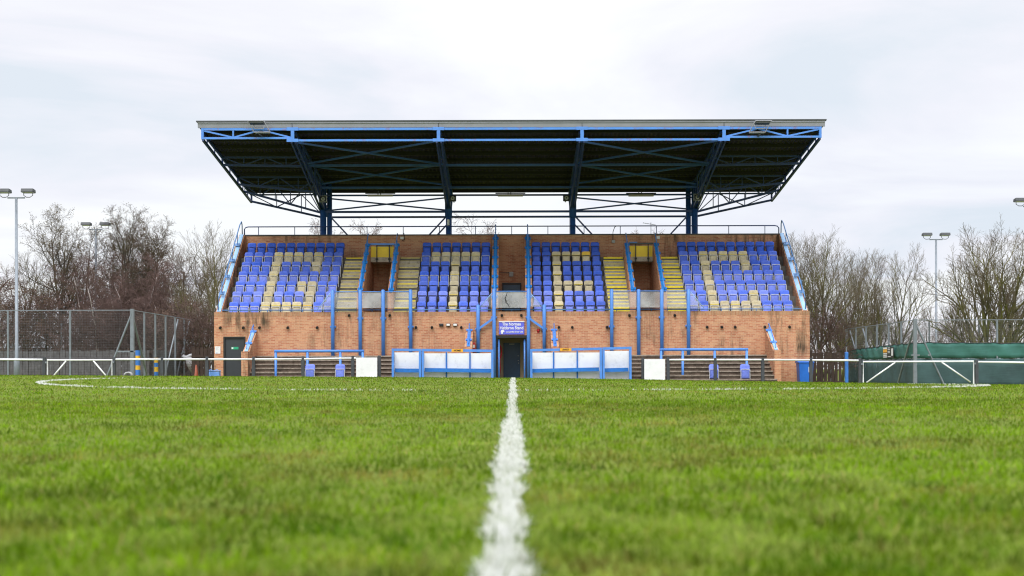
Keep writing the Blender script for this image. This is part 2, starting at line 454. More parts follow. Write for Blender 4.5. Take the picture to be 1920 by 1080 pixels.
# blue screen posts and perspex
YP = 60.14
def bpost(x, z0, z1, flange):
    m = MB().path([(x, YP, z0), (x, YP, z1 - .04), (x, YP, z1)], [.086, .086, .05], 12)
    if flange: m.box(x - .13, x + .13, YP + .03, YF - .003, flange - .05, flange + .05)
    m.build('screen_post', M['blue'], S, True)
ZT = .93
for px, y1, fl in ((624, 543, 613), (675.5, 543, 597), (718.5, 543, 597), (770, 543, 613), (1147, 542, 612), (1197.5, 542, 595), (1241, 542, 595), (1291, 542, 611)):
    bpost(WX(px, YP), ZT if 700 > px or 1180 < px else ZT, WZ(y1, YP, px), WZ(fl, YP, px))
CX = (WX(926.5, YP), WX(991, YP)); EX = (WX(896.5, YP), WX(1020.5, YP))
for x in CX: bpost(x, GND, WZ(541, YP), WZ(595, YP))
for x in EX: bpost(x, ZT, WZ(571, YP), WZ(617, YP))
for a, b in ((CX[0], EX[0]), (CX[1], EX[1])):
    MB().beam((a, YP - .02, WZ(596, YP)), (b, YP - .02, WZ(617, YP)), .07, .1).build('screen_brace', M['blue'], S)
def panel(x0, x1, z0, z1, mat, tri=0):
    if tri < 0: poly = [(x0, z0), (x1, z0), (x1, z1)]
    elif tri > 0: poly = [(x0, z0), (x1, z0), (x0, z1)]
    else: poly = [(x0, z0), (x1, z0), (x1, z1), (x0, z1)]
    o = MB().plate(poly, YP + .02, YP + .03).build('screen_panel', mat, S)
    if not tri: MB().tube((x0, YP, z1 + .02), (x1, YP, z1 + .02), .022, 8).build('panel_rail', M['blue'], o, True)
    else:
        a, b = ((x0, z0), (x1, z1)) if tri < 0 else ((x0, z1), (x1, z0))
        MB().tube((a[0], YP + .02, a[1]), (b[0], YP + .02, b[1]), .016, 6).build('panel_edge', M['pale_blue'], o, True)
P = {px: WX(px, YP) for px in (624, 675.5, 718.5, 770, 1147, 1197.5, 1241, 1291)}
z0, z1 = 3.19, WZ(547, YP)
for a, b, mt in ((624, 675.5, 'perspex'), (675.5, 718.5, 'perspex_dirty'), (718.5, 770, 'perspex'), (1147, 1197.5, 'perspex'), (1197.5, 1241, 'perspex_dirty'), (1241, 1291, 'perspex')):  # middle screens: greyish reflection put in as diffuse white, not dirt
    panel(P[a] + .09, P[b] - .09, z0, z1, M[mt])
panel(CX[0] + .09, CX[1] - .09, z0, z1, M['perspex_dirty'])  # greyish reflection put in as diffuse white, not dirt
c_ = [W(*p, YP + .01) for p in ((951, 547.5), (950, 552), (947, 560), (948.5, 563), (949, 567), (953, 571), (955, 576))]
MB().path(c_, [.008, .012, .018, .03, .022, .014, .01], 5).build('panel_crack', M['black'], S)
panel(P[624] - .72, P[624] - .09, z0 - .05, z1, M['perspex'], -1); panel(P[1291] + .09, P[1291] + .75, z0 - .05, z1, M['perspex'], 1)
panel(EX[0] + .1, CX[0] - .09, z0 + .05, z1 - .05, M['perspex'], -1); panel(CX[1] + .09, EX[1] - .1, z0 + .05, z1 - .05, M['perspex'], 1)

# terrace steps and flank walls in front
for a, b in ((-12.0, -2.17), (2.17, 12.0)):
    for j in range(8):
        st = MB().box(a, b, 59.95 - .34 * j, 60.297 if j == 0 else 60.29 - .34 * j, GND - .2, .95 - .186 * j).build('terrace_step', M['wet_concrete'], S)
        MB().box(a + .004, b - .004, 59.89 - .34 * j, 59.949 - .34 * j, .95 - .186 * j - .06, .95 - .186 * j + .004).build('step_edge', M['step_lip'], st)
for x, w in ((-12.15, .3), (12.08, .3), (-2.0, .34), (1.98, .34)):
    long = abs(x) > 5
    y0 = 58.15 if long else 58.7
    za, zb = (1.14, 2.14) if long else (1.34, 2.17)
    yy = 58.5 if long else 58.7
    w_ = MB().prism([(y0, GND), (YF - .004, GND), (YF - .004, zb), (yy, za), (y0, za)], x - w / 2, x + w / 2).build('flank_wall', M['brick'], S)
    cp = MB().beam((x, yy, za + .02), (x, YF - .01, zb + .02), .15, .04).build('coping_plate', M['pale_blue'] if long else M['blue'], w_)
    h = MB().path([(x, yy + .1, za + .12), (x, yy + .12, za + .24), (x, YF - .12, zb + .28), (x, YF - .05, zb + .2)], .024, 8).build('handrail', M['blue'], w_, True)
    sl_ = (zb - za) / (YF - yy)
    for q in (.35, .92):
        y = yy + (YF - yy) * q
        m = MB().tube((x, y, za + sl_ * (y - yy)), (x, y, za + sl_ * (y - yy) + .2), .02, 6)
        m.beam((x, y - .09, za + sl_ * (y - .09 - yy) + .06), (x, y + .05, za + sl_ * (y + .05 - yy) + .06), .29, .03)
        m.build('rail_post', M['blue'], w_)

# ------------------------------------------------------------- roof and steelwork
RX = 14.08
m = MB()
# corrugated sheeting as a real profile running front to back
nx = 282; xs = np.linspace(-RX, RX, nx)
i0 = len(m.v)
for k, x in enumerate(xs):
    dz = .0 if k % 2 else .05
    for y, t in ((57.86, 0), (69.0, 0)): m.v.append((x, y, sheet(y) + dz))
for k, x in enumerate(xs):
    for y in (57.86, 69.0): m.v.append((x, y, sheet(y) + .09))
n2 = nx * 2
for k in range(nx - 1):
    a = i0 + 2 * k
    m.f.append((a, a + 1, a + 3, a + 2)); m.f.append((a + n2, a + n2 + 2, a + n2 + 3, a + n2 + 1))
    m.f.append((a, a + 2, a + n2 + 2, a + n2)); m.f.append((a + 1, a + n2 + 1, a + n2 + 3, a + 3))
roof = m.build('roof', M['sheet'], S)
for k in range(10):
    y = 58.4 + 1.15 * k
    MB().box(-RX - .06, RX + .06, y - .03, y + .03, sheet(y) - .17, sheet(y) - .004).box(-RX - .06, RX + .06, y + .03, y + .085, sheet(y) - .17, sheet(y) - .152).build('purlin', M['purlin'], roof)
zt, zb = 11.49, 11.235
g = MB().prism([(57.80, zb), (57.86, zb), (57.86, zt), (57.745, zt), (57.745, zt - .06), (57.775, zt - .07)], -RX - .08, RX + .08).build('gutter', M['gutter'], roof)
MB().box(-RX - .14, RX + .14, 57.72, 57.95, zt + .002, zt + .06).build('roof_edge_capping', M['capping'], roof)
for x in (-9.9, -3.29, 3.19, 9.6): MB().box(x - .012, x + .012, 57.765, 57.81, zb - .003, zt - .07).build('gutter_joint', M['capping'], g)
for s in (-1, 1):
    x = s * (RX + .03)
    MB().beam((x, 57.9, sheet(57.9) + .05), (x, 69.02, sheet(69.02) + .05), .05, .16).build('verge_trim', M['sheet'], roof)

CXS = (-9.88, -3.29, 3.19, 9.60)
def chordz(y): return 10.64 - .222 * (y - 58.1)
def bplane(y): return sheet(y) - .64
# front fascia truss
yt = 57.83; z1 = 11.17; z0e = 10.77; z0m = 10.66
m = MB()
m.beam((-13.95, yt, z1), (13.95, yt, z1), .09, .10)
m.build('fascia_top_chord', M['blue_rust'], S)
for a, b, z in ((-13.95, CXS[0], z0e), (CXS[0], CXS[1], z0m), (CXS[1], CXS[2], z0m), (CXS[2], CXS[3], z0m), (CXS[3], 13.95, z0e)):
    MB().beam((a, yt, z), (b, yt, z), .09, .09).build('fascia_bottom_chord', M['blue_rust'], S)
for x in CXS:
    m = MB().beam((x, yt - .02, z0m - .06), (x, yt - .02, z1 + .06), .15, .1)
    for z in (z0m, z1): m.box(x - .26, x + .26, yt - .075, yt - .055, z - .07, z + .07)
    m.build('fascia_post', M['blue'], S)
for s in (-1, 1):
    xe = s * 13.95; xm = CXS[0] if s < 0 else CXS[3]
    L = xe - xm
    MB().beam((xe, yt - .003, z0e - .05), (xe, yt - .003, z1 + .05), .11, .1).build('fascia_post', M['blue'], S)
    xa, xb = xm + L * .66, xm + L * .33
    for x in (xa,): MB().beam((x, yt, z0e), (x, yt, z1), .07, .07).build('fascia_web', M['blue'], S)
    for p, q in (((xe, z1 - .05), (xa - .02 * s, z0e + .03)), ((xa, z0e + .03), (xm + L * .36, z1 - .04)), ((xm + L * .34, z1 - .04), (xm + .1 * s, z0e + .03))):
        MB().beam((p[0], yt, p[1]), (q[0], yt, q[1]), .06, .07).build('fascia_web', M['blue'], S)

# cantilever trusses and columns
for i, x in enumerate(CXS):
    outer = i in (0, 3)
    m = MB()
    for dx in (-.10, .10):
        m.beam((x + dx, 58.1, chordz(58.1)), (x + dx, 66.95, chordz(66.95)), .075, .12)
        m.beam((x + dx, 58.1, sheet(58.1) - .24), (x + dx, 68.9, sheet(68.9) - .24), .075, .12)
        m.beam((x + dx, 67.2, 8.62), (x + dx, 68.85, sheet(68.85) - .5), .07, .1)
        ys = [58.3, 60.1, 61.9, 63.6, 65.4, 66.8]
        for a, b in zip(ys, ys[1:]):
            m.beam((x + dx, a, sheet(a) - .24), (x + dx, b, chordz(b)), .045, .06)
            m.beam((x + dx, b, sheet(b) - .24), (x + dx, b, chordz(b)), .045, .06)
    for y in (60.1, 63.6): m.box(x - .06, x + .06, y - .1, y + .1, chordz(y) - .03, chordz(y) + .03)
    m.build('cantilever_truss', M['steel_blue_shaded'], S)
    m = MB()
    if outer:
        s = -1 if i == 0 else 1
        m.path([(x - .02 * s, 67.0, GND), (x - .02 * s, 67.0, 10.1)], .165, 16)
        m.path([(x - .33 * s, 67.15, GND), (x - .33 * s, 67.15, 10.1)], .135, 16)
        m.box(min(x, x - .3 * s), max(x, x - .3 * s), 66.98, 67.1, 8.3, 8.75)
    else:
        for dy in (-.2, .2): m.path([(x, 67.1 + dy, GND), (x, 67.1 + dy, 10.1)], .15, 16)
        m.box(x - .185, x + .185, 66.72, 66.8, 8.2, 9.7)
    m.build('roof_column', M['brace_blue_shaded'], S, True)

# end trusses along the gable edges
for s in (-1, 1):
    x = s * 14.0
    m = MB()
    m.beam((x, 58.1, sheet(58.1) - .23), (x, 68.9, sheet(68.9) - .23), .08, .11)
    m.beam((x, 58.1, z0e - .02), (x, 67.9, sheet(67.9) - .62), .09, .12)
    m.beam((x, 67.9, sheet(67.9) - .62), (x, 68.9, sheet(68.9) - .62), .09, .12)
    for y in (58.9, 60.4, 61.9, 63.65, 65.4, 66.7, 67.9, 68.8): m.beam((x, y, sheet(y) - .23), (x, y, sheet(y) - .58), .05, .05)
    m.build('end_truss', M['steel_blue_shaded'], S)
# transverse lattices carrying the overhang
def lattice(xa, za, xb, zb, y, n, mat):
    m = MB()
    zt_ = sheet(y) - .24
    m.beam((xa, y, zt_), (xb, y, zt_), .06, .08); m.beam((xa, y, za), (xb, y, zb), .08, .11)
    for k in range(n + 1):
        t = k / n; x = xa + (xb - xa) * t; z = za + (zb - za) * t
        m.beam((x, y, zt_), (x, y, z), .04, .05)
        if k < n:
            t2 = (k + 1) / n; x2 = xa + (xb - xa) * t2; z2 = za + (zb - za) * t2
            if k % 2: m.beam((x, y, z), (x2, y, zt_), .045, .05)
            else: m.beam((x, y, zt_), (x2, y, z2), .045, .05)
    m.build('transverse_lattice', mat, S)
for s in (-1, 1):
    xe, xm = s * 13.96, (CXS[0] if s < 0 else CXS[3])
    lattice(xe, sheet(61.9) - .60, xm, sheet(61.9) - .68, 61.9, 4, M['steel_blue_shaded'])
    lattice(xe, sheet(65.4) - .60, xm, 9.36, 65.4, 4, M['steel_blue_shaded'])
    lattice(xe, sheet(67.0) - .55, xm + .1 * s, 8.52, 67.0, 5, M['steel_blue_shaded'])
    lattice(xe, sheet(68.85) - .60, xm + .1 * s, 8.45, 68.85, 3, M['steel_blue_shaded'])
# struts, plan bracing and the frame between the columns
for y, dz in ((61.9, 0), (65.6, -.1)):
    for a, b in zip(CXS, CXS[1:]): MB().beam((a + .12, y, bplane(y) + dz), (b - .12, y, bplane(y) + dz), .09, .11).build('roof_strut', M['brace_blue_shaded'], S)
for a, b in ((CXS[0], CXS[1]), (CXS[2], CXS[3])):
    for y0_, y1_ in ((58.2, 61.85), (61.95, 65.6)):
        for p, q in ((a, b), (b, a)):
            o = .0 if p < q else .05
            MB().beam((p, y0_, bplane(y0_) + .02 + o), (q, y1_, bplane(y1_) + .02 + o), .07, .08).build('plan_brace', M['brace_blue_shaded'], S)
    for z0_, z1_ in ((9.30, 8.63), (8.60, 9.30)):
        MB().beam((a, 67.0 + (.06 if z0_ > z1_ else 0), z0_), (b, 67.0 + (.06 if z0_ > z1_ else 0), z1_), .05, .075).build('column_brace', M['steel_blue_shaded'], S)
MB().beam((CXS[0], 67.0, 9.42), (CXS[3], 67.0, 9.42), .08, .085).build('column_beam', M['steel_blue_shaded'], S)
MB().beam((CXS[0], 66.95, 8.55), (CXS[3], 66.95, 8.55), .08, .11).build('column_beam', M['steel_blue_shaded'], S)
MB().beam((CXS[0], 68.85, 8.50), (CXS[3], 68.85, 8.50), .08, .10).build('column_beam', M['steel_blue_shaded'], S)
for x, s, d in ((CXS[0] + .4, 1, 1.15), (CXS[1] - .15, -1, 1.25), (CXS[1], -1, .95), (CXS[2] + .15, 1, 1.25), (CXS[2], 1, .95), (CXS[3] - .4, -1, 1.15)):
    zt_ = 8.3 if d != .95 else 8.0
    MB().beam((x, 67.1, zt_), (x + s * (zt_ - 7.0) * .93, 67.1, 7.0), .07, .075).build('knee_brace', M['steel_blue_shaded'], S)

# ------------------------------------------------------------- fittings fixed on the stand, things of their own
def speaker(px, py, host, side):
    c = W(px, py, 65.3); t = thing('loudspeaker', host, 'loudspeaker', c, 'loudspeakers on the roof columns')
    x, y, z = c
    MB().box(x - .17, x + .17, y - .08, y + .12, z - .15, z + .15).build('casing', M['black'], t, bevel=.03)
    if side: MB().box(x - .20, x + .20, y - .115, y - .085, z + .14, z + .165).box(x - .20, x + .20, y - .115, y - .085, z - .165, z - .14).box(x - .20, x - .175, y - .115, y - .085, z - .14, z + .14).box(x + .175, x + .20, y - .115, y - .085, z - .14, z + .14).build('bracket', M['grey_box'], t)
    m = MB().path([(x, y - .081, z), (x, y - .10, z)], [.10, .095], 16)
    m.build('cone', M['grey_box'], t); MB().disc((x, y - .12, z), .035, .018, 12).build('dust_cap', M['black'], t)
    MB().box(x - .03, x + .03, y + .121, 66.7, z - .03, z + .03).build('arm', M['black'], t)
speaker(606, 373.5, 'grey framed loudspeaker on the outer column above the G block', 1)
speaker(849, 372, 'black loudspeaker on the column above the T block', 0)
speaker(1062, 371.5, 'black loudspeaker on the column above the F block', 0)
speaker(1307.5, 370, 'grey framed loudspeaker on the outer column above the C block', 1)
for px, nm in ((713, 'pink grey strip heater hanging under the beam above the G side aisle'), (957, 'pink grey strip heater hanging under the beam above the central doorway'), (1202, 'pink grey strip heater hanging under the beam above the C side aisle')):
    c = W(px, 366.5, 66.9); t = thing('strip_heater', nm, 'heater', c, 'strip heaters under the roof beam'); x, y, z = c
    MB().box(x - .66, x + .66, y - .09, y + .09, z - .05, z + .05).build('casing', M['pinkgrey'], t, bevel=.02)
    MB().box(x - .78, x + .78, y - .05, y + .05, z + .09, z + .135).build('mounting_rail', M['black'], t)
    MB().box(x - .14, x - .10, y - .03, y + .03, z + .051, z + .26).box(x + .0, x + .04, y - .03, y + .03, z + .051, z + .26).box(x + .14, x + .22, y - .03, y + .03, z + .18, z + .26).build('hanger', M['black'], t)
for px, s, nm in ((488, 1, 'silver floodlight in a wire frame on the roof edge above the G block'), (1423, -1, 'silver floodlight in a wire frame on the roof edge above the C block')):
    c = W(px, 240, 57.55); t = thing('roof_floodlight', nm, 'floodlight', c, 'floodlights on the roof edge'); x, y, z = c
    sk = .13 * s
    # tilted housing: dark ribbed back, pale rim, glass facing down and forward
    MB().beam((x - .33 - sk, y - .2, z + .19), (x + .33 - sk, y - .2, z + .19), .42, .10).build('housing', M['capping'], t, bevel=.02)
    m = MB(); a = .36
    for p, q in (((-a - sk, -.42, .25), (a - sk, -.42, .25)), ((-a - sk, -.42, .25), (-a + sk, -.25, -.24)), ((a - sk, -.42, .25), (a + sk, -.25, -.24)), ((-a + sk, -.25, -.24), (a + sk, -.25, -.24)), ((-a - sk, .02, .24), (a - sk, .02, .24)), ((-a - sk, .02, .24), (-a - sk, -.42, .25)), ((a - sk, .02, .24), (a - sk, -.42, .25))):
        m.tube((x + p[0], y + p[1], z + p[2]), (x + q[0], y + q[1], z + q[2]), .022, 6)
    m.build('wire_frame', M['gutter'], t)
    MB().box(x - .33 + sk, x + .33 + sk, y - .23, y - .10, z - .27, z - .20).build('tray', M['gutter'], t)
    MB().path([(x - .25, y - .2, z + .1), (x - .2, y - .3, z - .08), (x + .2, y - .3, z - .08), (x + .25, y - .2, z + .1)], .02, 6).build('yoke', M['gutter'], t)
    MB().box(x - .03, x + .03, y - .2, y + .46, z - .34, z - .29).box(x - .02, x + .02, y - .19, y - .15, z - .29, z - .27).build('bracket', M['capping'], t)
# conduit boxes on the brickwork
def jbox(px, py, w, h, nm, Y=YB, mat='grey_box', cable=None):
    c = W(px, py, Y); x, y, z = c
    t = thing('junction_box', nm, 'junction box', (x, Y, z)); t.name = 'junction_box'
    MB().box(x - w / 2, x + w / 2, Y - .10, Y - .002, z - h / 2, z + h / 2).build('casing', M[mat], t, bevel=.012)
    if cable: MB().path([(x + a, Y - .04, z + b) for a, b in cable], .018, 6).build('cable', M['black'], t)
jbox(958.5, 514.3, .22, .24, 'pale square junction box on the brick wall above the central back door', cable=((-.1, .08), (-.66, .08), (-.68, -.9)))
jbox(754, 446.5, .17, .14, 'small white box high on the back wall beside the T block aisle', mat='lens', cable=((.1, .26), (.12, -.1), (.0, -.13)))
jbox(1150, 453, .17, .16, 'grey box with two cables looping down from the back rail', cable=((-.03, .08), (-.02, .5), (.07, .75), (.16, .8), (.3, .82)))
jbox(1234, 445.5, .17, .15, 'small white box high on the back wall beside the C block aisle', mat='lens')
for px, mt, nm in ((827.5, 'black', 'unlit dark bulkhead light on the front wall over the dugout'), (840.5, 'lens', 'white bulkhead light between the dark one and its twin'), (853.5, 'lens', 'white bulkhead light nearest the sign of a row of three')):
    x, y, z = W(px, 609.3, YF); t = thing('bulkhead_light', nm, 'wall light', (x, YF, z), 'bulkhead lights on the front wall')
    MB().box(x - .10, x + .10, YF - .09, YF - .002, z - .065, z + .065).build('base', M['black'], t, bevel=.015)
    MB().box(x - .082, x + .082, YF - .13, YF - .092, z - .048, z + .048).build('diffuser', M[mt], t, bevel=.015)
x, y, z = W(1009.3, 619.5, YF); t = thing('alarm_bell', 'round red alarm bell on the brick front wall', 'alarm bell', (x, YF, z))
MB().path([(x, YF - .002, z), (x, YF - .05, z), (x, YF - .09, z)], [.075, .07, .035], 14).build('gong', M['red'], t, True); MB().box(x - .05, x + .05, YF - .03, YF - .002, z - .12, z - .07).build('base', M['red'], t)
x, y, z = W(408.3, 656.3, YF); t = thing('notice', 'white notice with a few grey lines beside the charcoal side door', 'notice', (x, YF, z))
MB().box(x - .125, x + .125, YF - .02, YF - .002, z - .17, z + .17).build('board', M['white'], t)
for k, wd in enumerate((.16, .12, .15)): MB().box(x - .09, x - .09 + wd, YF - .023, YF - .021, z + .10 - .05 * k, z + .115 - .05 * k).build('text_line', M['grey_box'], t)
MB().box(x - .09, x - .01, YF - .023, YF - .021, z - .15, z - .13).build('badge', M['stripe_blue'], t)

x, y, z = W(840.5, 417, 66.7); t = thing('column_box', 'small white box on the roof column above the T block', 'box', (x, 66.7, z))
MB().box(x - .06, x + .06, 66.66, 66.74, z - .16, z + .16).build('casing', M['lens'], t, bevel=.01)
x, y, z = W(1220.5, 419, 66.6); t = thing('aerial', 'thin television aerial on a pole behind the back rail, C side', 'aerial', (x, 66.6, z))
MB().tube((x, 66.6, ZB - .4), (x, 66.6, z + .05), .016, 6).build('pole', M['galv'], t)
m = MB().tube((x - .42, 66.58, z + .03), (x + .24, 66.58, z - .08), .012, 5)
for k in range(6): m.tube((x - .40 + .12 * k, 66.42, z + .03 - .02 * k), (x - .40 + .12 * k, 66.74, z + .03 - .02 * k), .008, 4)
m.build('antenna_arm', M['galv'], t)
x, y, z = W(888, 648.5, 59.9); t = thing('red_box', 'small red box beside the short flank wall behind the HOME dugout', 'box', (x, 59.9, z))
MB().box(x - .085, x + .085, 59.85, 60.0, z - .3, z + .16).build('body', M['red'], t, bevel=.03); MB().box(x - .05, x + .05, 59.83, 59.849, z - .1, z + .05).build('face_plate', M['lens'], t)
x, y, z = W(937.5, 655, 61.0); t = thing('hose_reel', 'red hose hanging inside the central doorway beside the navy door', 'hose', (x, 61.0, z))
MB().path([(x - .06 + .13 * math.cos(a), 61.0 + .02 * k_, z - .12 + .34 * math.sin(a)) for k_ in range(2) for a in np.linspace(0, 6.28, 16)], .04, 6).path([(x - .05, 61.0, z - .4), (x - .02, 61.02, z - .9), (x - .06, 61.0, z - 1.3)], .07, 6).build('hose', M['red'], t, True)
MB().box(x - .14, x - .06, 60.95, 61.05, z + .1, z + .25).build('bracket', M['black'], t)
# name sign
x0, x1 = WX(935.6, YF), WX(983, YF); z1, z0 = WZ(602.4, YF), WZ(627, YF)
sign = thing('stand_sign', 'blue sign with white lettering above the central entrance', 'sign', ((x0 + x1) / 2, YF, z0))
MB().box(x0, x1, YF - .05, YF - .002, z0, z1 - .04).build('board', M['sign_blue'], sign)
MB().box(x0 - .01, x1 + .01, YF - .07, YF - .003, z1 - .038, z1).build('top_trim', M['white'], sign)
def text(body, x, z, size, parent, mat, Y, shear=0, width=None, bold=.0, name='lettering'):
    cu = bpy.data.curves.new('lettering', 'FONT'); cu.body = body; cu.size = size; cu.align_x = 'CENTER'; cu.align_y = 'CENTER'
    cu.extrude = .004; cu.shear = shear; cu.offset = bold
    o = bpy.data.objects.new('lettering', cu); COL.objects.link(o)
    bpy.context.view_layer.update()
    me = bpy.data.meshes.new_from_object(o); bpy.data.objects.remove(o)
    xsv = [v.co.x for v in me.vertices]; k = width / (max(xsv) - min(xsv)) if width else 1
    off = Vector(OFF[parent.name])
    for v in me.vertices: v.co = Vector((x + v.co.x * k, Y - v.co.z, z + v.co.y)) - off
    me.materials.clear(); me.materials.append(mat)
    ob = bpy.data.objects.new(name, me); COL.objects.link(ob); ob.parent = parent; OFF[ob.name] = tuple(off)
    return ob
xc = (x0 + x1) / 2; H = z1 - z0
text('The Norman', xc, z0 + H * .775, .20, sign, M['white'], YF - .056, width=.88, bold=.004)
text('Hebbron Stand', xc, z0 + H * .485, .20, sign, M['white'], YF - .056, width=1.10, bold=.004)
text('wonderlife flower cafe', xc + .125, z0 + H * .19, .10, sign, M['white'], YF - .056, shear=.35, width=.80, bold=.002)
m = MB().disc((x0 + .17, YF - .058, z0 + H * .22), .085, .007, 20)
m.plate([(x0 + .10, z0 + H * .22 - .1), (x0 + .17, z0 + H * .22 - .13), (x0 + .19, z0 + H * .22 - .05), (x0 + .12, z0 + H * .22 - .03)], YF - .060, YF - .0585)
m.build('logo', M['white'], sign)
MB().plate([(x0 + .185, z0 + H * .22 - .075), (x0 + .245, z0 + H * .22 - .06), (x0 + .235, z0 + H * .22 - .015), (x0 + .20, z0 + H * .22 - .03)], YF - .0635, YF - .061).build('logo_notch', M['sign_blue'], sign)

# ------------------------------------------------------------- seats
def seat_mesh():
    def bp(w, h, y0, y1, z0, lean, n=8):
        pts = []
        r = .09
        pr = [(-w / 2 + .02, 0), (w / 2 - .02, 0), (w / 2, .03)]
        pr += [(w / 2 - r + r * math.cos(a), h - r + r * math.sin(a)) for a in np.linspace(0, math.pi / 2, 5)]
        pr += [(-w / 2 + r - r * math.sin(a), h - r + r * math.cos(a)) for a in np.linspace(0, math.pi / 2, 5)]
        pr += [(-w / 2, .03)]
        return pr
    return bp
_bp = seat_mesh()
def shell(w, h, z0, y, lean, th, dish):
    """curved plastic shell: outline in x-z, dished in y, thickness th"""
    pr = _bp(w, h, 0, 0, 0, 0)
    m = MB(); n = len(pr)
    rings = [(1, 0), (.94, -.012), (.5, -.012 + dish)]
    idx = []
    for s_, dy in rings:
        idx.append(len(m.v))
        for a, b in pr: m.v.append((a * s_, y + lean * (b * s_ + h * .5 * (1 - s_)) + dy, z0 + b * s_ + h * .5 * (1 - s_)))
    for q in range(2):
        for k in range(n): m.f.append((idx[q] + k, idx[q] + (k + 1) % n, idx[q + 1] + (k + 1) % n, idx[q + 1] + k))
    m.f.append(tuple(idx[2] + k for k in range(n)))
    b0 = len(m.v)
    for a, b in pr: m.v.append((a, y + lean * b + th, z0 + b))
    for k in range(n): m.f.append((idx[0] + k, b0 + k, b0 + (k + 1) % n, idx[0] + (k + 1) % n))
    m.f.append(tuple(b0 + k for k in range(n))[::-1])
    return m
MESH = {}
jit = random.Random(77)
def seat_part(kind, mat):
    key = (kind, mat)
    if key in MESH: return MESH[key]
    if kind == 'backrest': m = shell(.435, .37, .43, .0, .10, .03, .02)
    elif kind == 'rim': m = MB().box(-.205, .205, -.012, .02, .595, .632)
    elif kind == 'seat_pan': m = shell(.375, .40, .16, -.10, .05, .05, -.015)
    else:
        m = MB()
        for s in (-1, 1):
            m.path([(s * .205, -.13, .02), (s * .205, -.13, .52), (s * .195, -.125, .565), (s * .17, -.12, .575)], .017, 6)
            m.path([(s * .205, -.13, .50), (s * .205, .05, .50)], .015, 6)
        m.path([(-.17, -.12, .575), (.17, -.12, .575)], .017, 6)
        m.path([(-.2, .03, .22), (.2, .03, .22)], .02, 6)
    o = m.build(kind, M[mat]); me = o.data; bpy.data.objects.remove(o)
    if kind in ('backrest', 'seat_pan'): me.polygons.foreach_set('use_smooth', [True] * len(me.polygons))
    MESH[key] = me
    return me
def add_seat(loc, back, pan, frame, rim, label, group):
    t = thing('folding_seat', label, 'seat', loc, group)
    t.rotation_euler = (R(jit.gauss(0, 1.2)), 0, R(jit.gauss(0, 1.3)))
    for kind, mat in (('backrest', back), ('seat_pan', pan), ('frame', frame)) + ((('rim', rim),) if rim else ()):
        o = bpy.data.objects.new({'rim': 'backrest_rim'}.get(kind, kind), seat_part(kind, mat)); COL.objects.link(o); o.parent = t
    return t
ORD = ('first', 'second', 'third', 'fourth', 'fifth', 'sixth', 'seventh', 'eighth', 'ninth', 'tenth')
LET = {'G': (-13.45, 10, {5: (3, 4, 5, 6, 7), 4: (3, 7), 3: (3,), 2: (3, 6, 7), 1: (3, 7), 0: (3, 4, 5, 6, 7)}),
       'T': (-4.53, 7, {5: (1, 2, 3, 4, 5), 4: (3,), 3: (3,), 2: (3,), 1: (3,), 0: (3,)}),
       'F': (1.02, 7, {5: (2, 3, 4, 5), 4: (2,), 3: (2,), 2: (2, 3, 4, 5), 1: (2,), 0: (2,)}),
       'C': (8.42, 10, {5: (2, 3, 4, 5, 6), 4: (2, 6), 3: (2,), 2: (2,), 1: (2, 6), 0: (2, 3, 4, 5, 6)})}
rs = random.Random(3)
for L, (xl, n, pat) in LET.items():
    for k in range(7):
        for j in range(n):
            cream = j in pat.get(k, ())
            x = xl + .5 * j + .22; y = 60.92 + GO * k; z = tread(k)
            if cream:
                back, pan, c = 'seat_cream', 'seat_cream', 'bleached cream'
                rim = 'seat_edge' if rs.random() < .72 else None
                if L == 'F' and k == 5 and j == 5: back, c = 'seat_yellow', 'bright yellow backed'
                if L == 'G' and k == 0 and j == 7: c = 'cream and yellow'; rim = 'seat_yellow'
            else:
                rim = None; c = 'blue'
                if k == 6: back, pan, c = 'seat_blue', 'seat_blue', 'deep blue'
                elif k >= 4 or (L in 'TF' and k >= 3): back, pan = 'seat_blue' if L in 'TF' or rs.random() < .3 else 'seat_mid', 'seat_mid'
                elif k >= 2: back, pan = 'seat_mid', 'seat_mid' if L in 'TF' else 'seat_faded'
                else: back, pan = 'seat_mid' if rs.random() < .6 else 'seat_faded', 'seat_faded'
            grey = (L in 'GC' and k < 6) or (L == 'T' and k in (5, 3))
            row = ('front row', 'second row up', 'third row up', 'fourth row up', 'fifth row up', 'sixth row up', 'top row')[k]
            add_seat((x, y, z), back, pan, 'seat_grey' if grey else 'seat_dark', rim, f'{c} flip-up seat, {L}-lettered block, {row}, {ORD[j]} from its left end', f'seats of the {L} block')
for px, nm in ((581, 'faded blue seat on the pitch edge beside a post of the G side railing'), (637.5, 'faded blue seat on the pitch edge nearest the white board, G side'), (1338.5, 'faded blue seat partly hidden by a charcoal post, C side'), (1397, 'faded blue seat on the pitch edge nearest the end pier, C side')):
    x = WX(px, 58.1); zt_ = WZ(683, 58.1, px)
    add_seat((x, 58.15, zt_ - .80), 'seat_faded', 'seat_faded', 'seat_grey', None, nm, 'seats standing at the pitch edge')
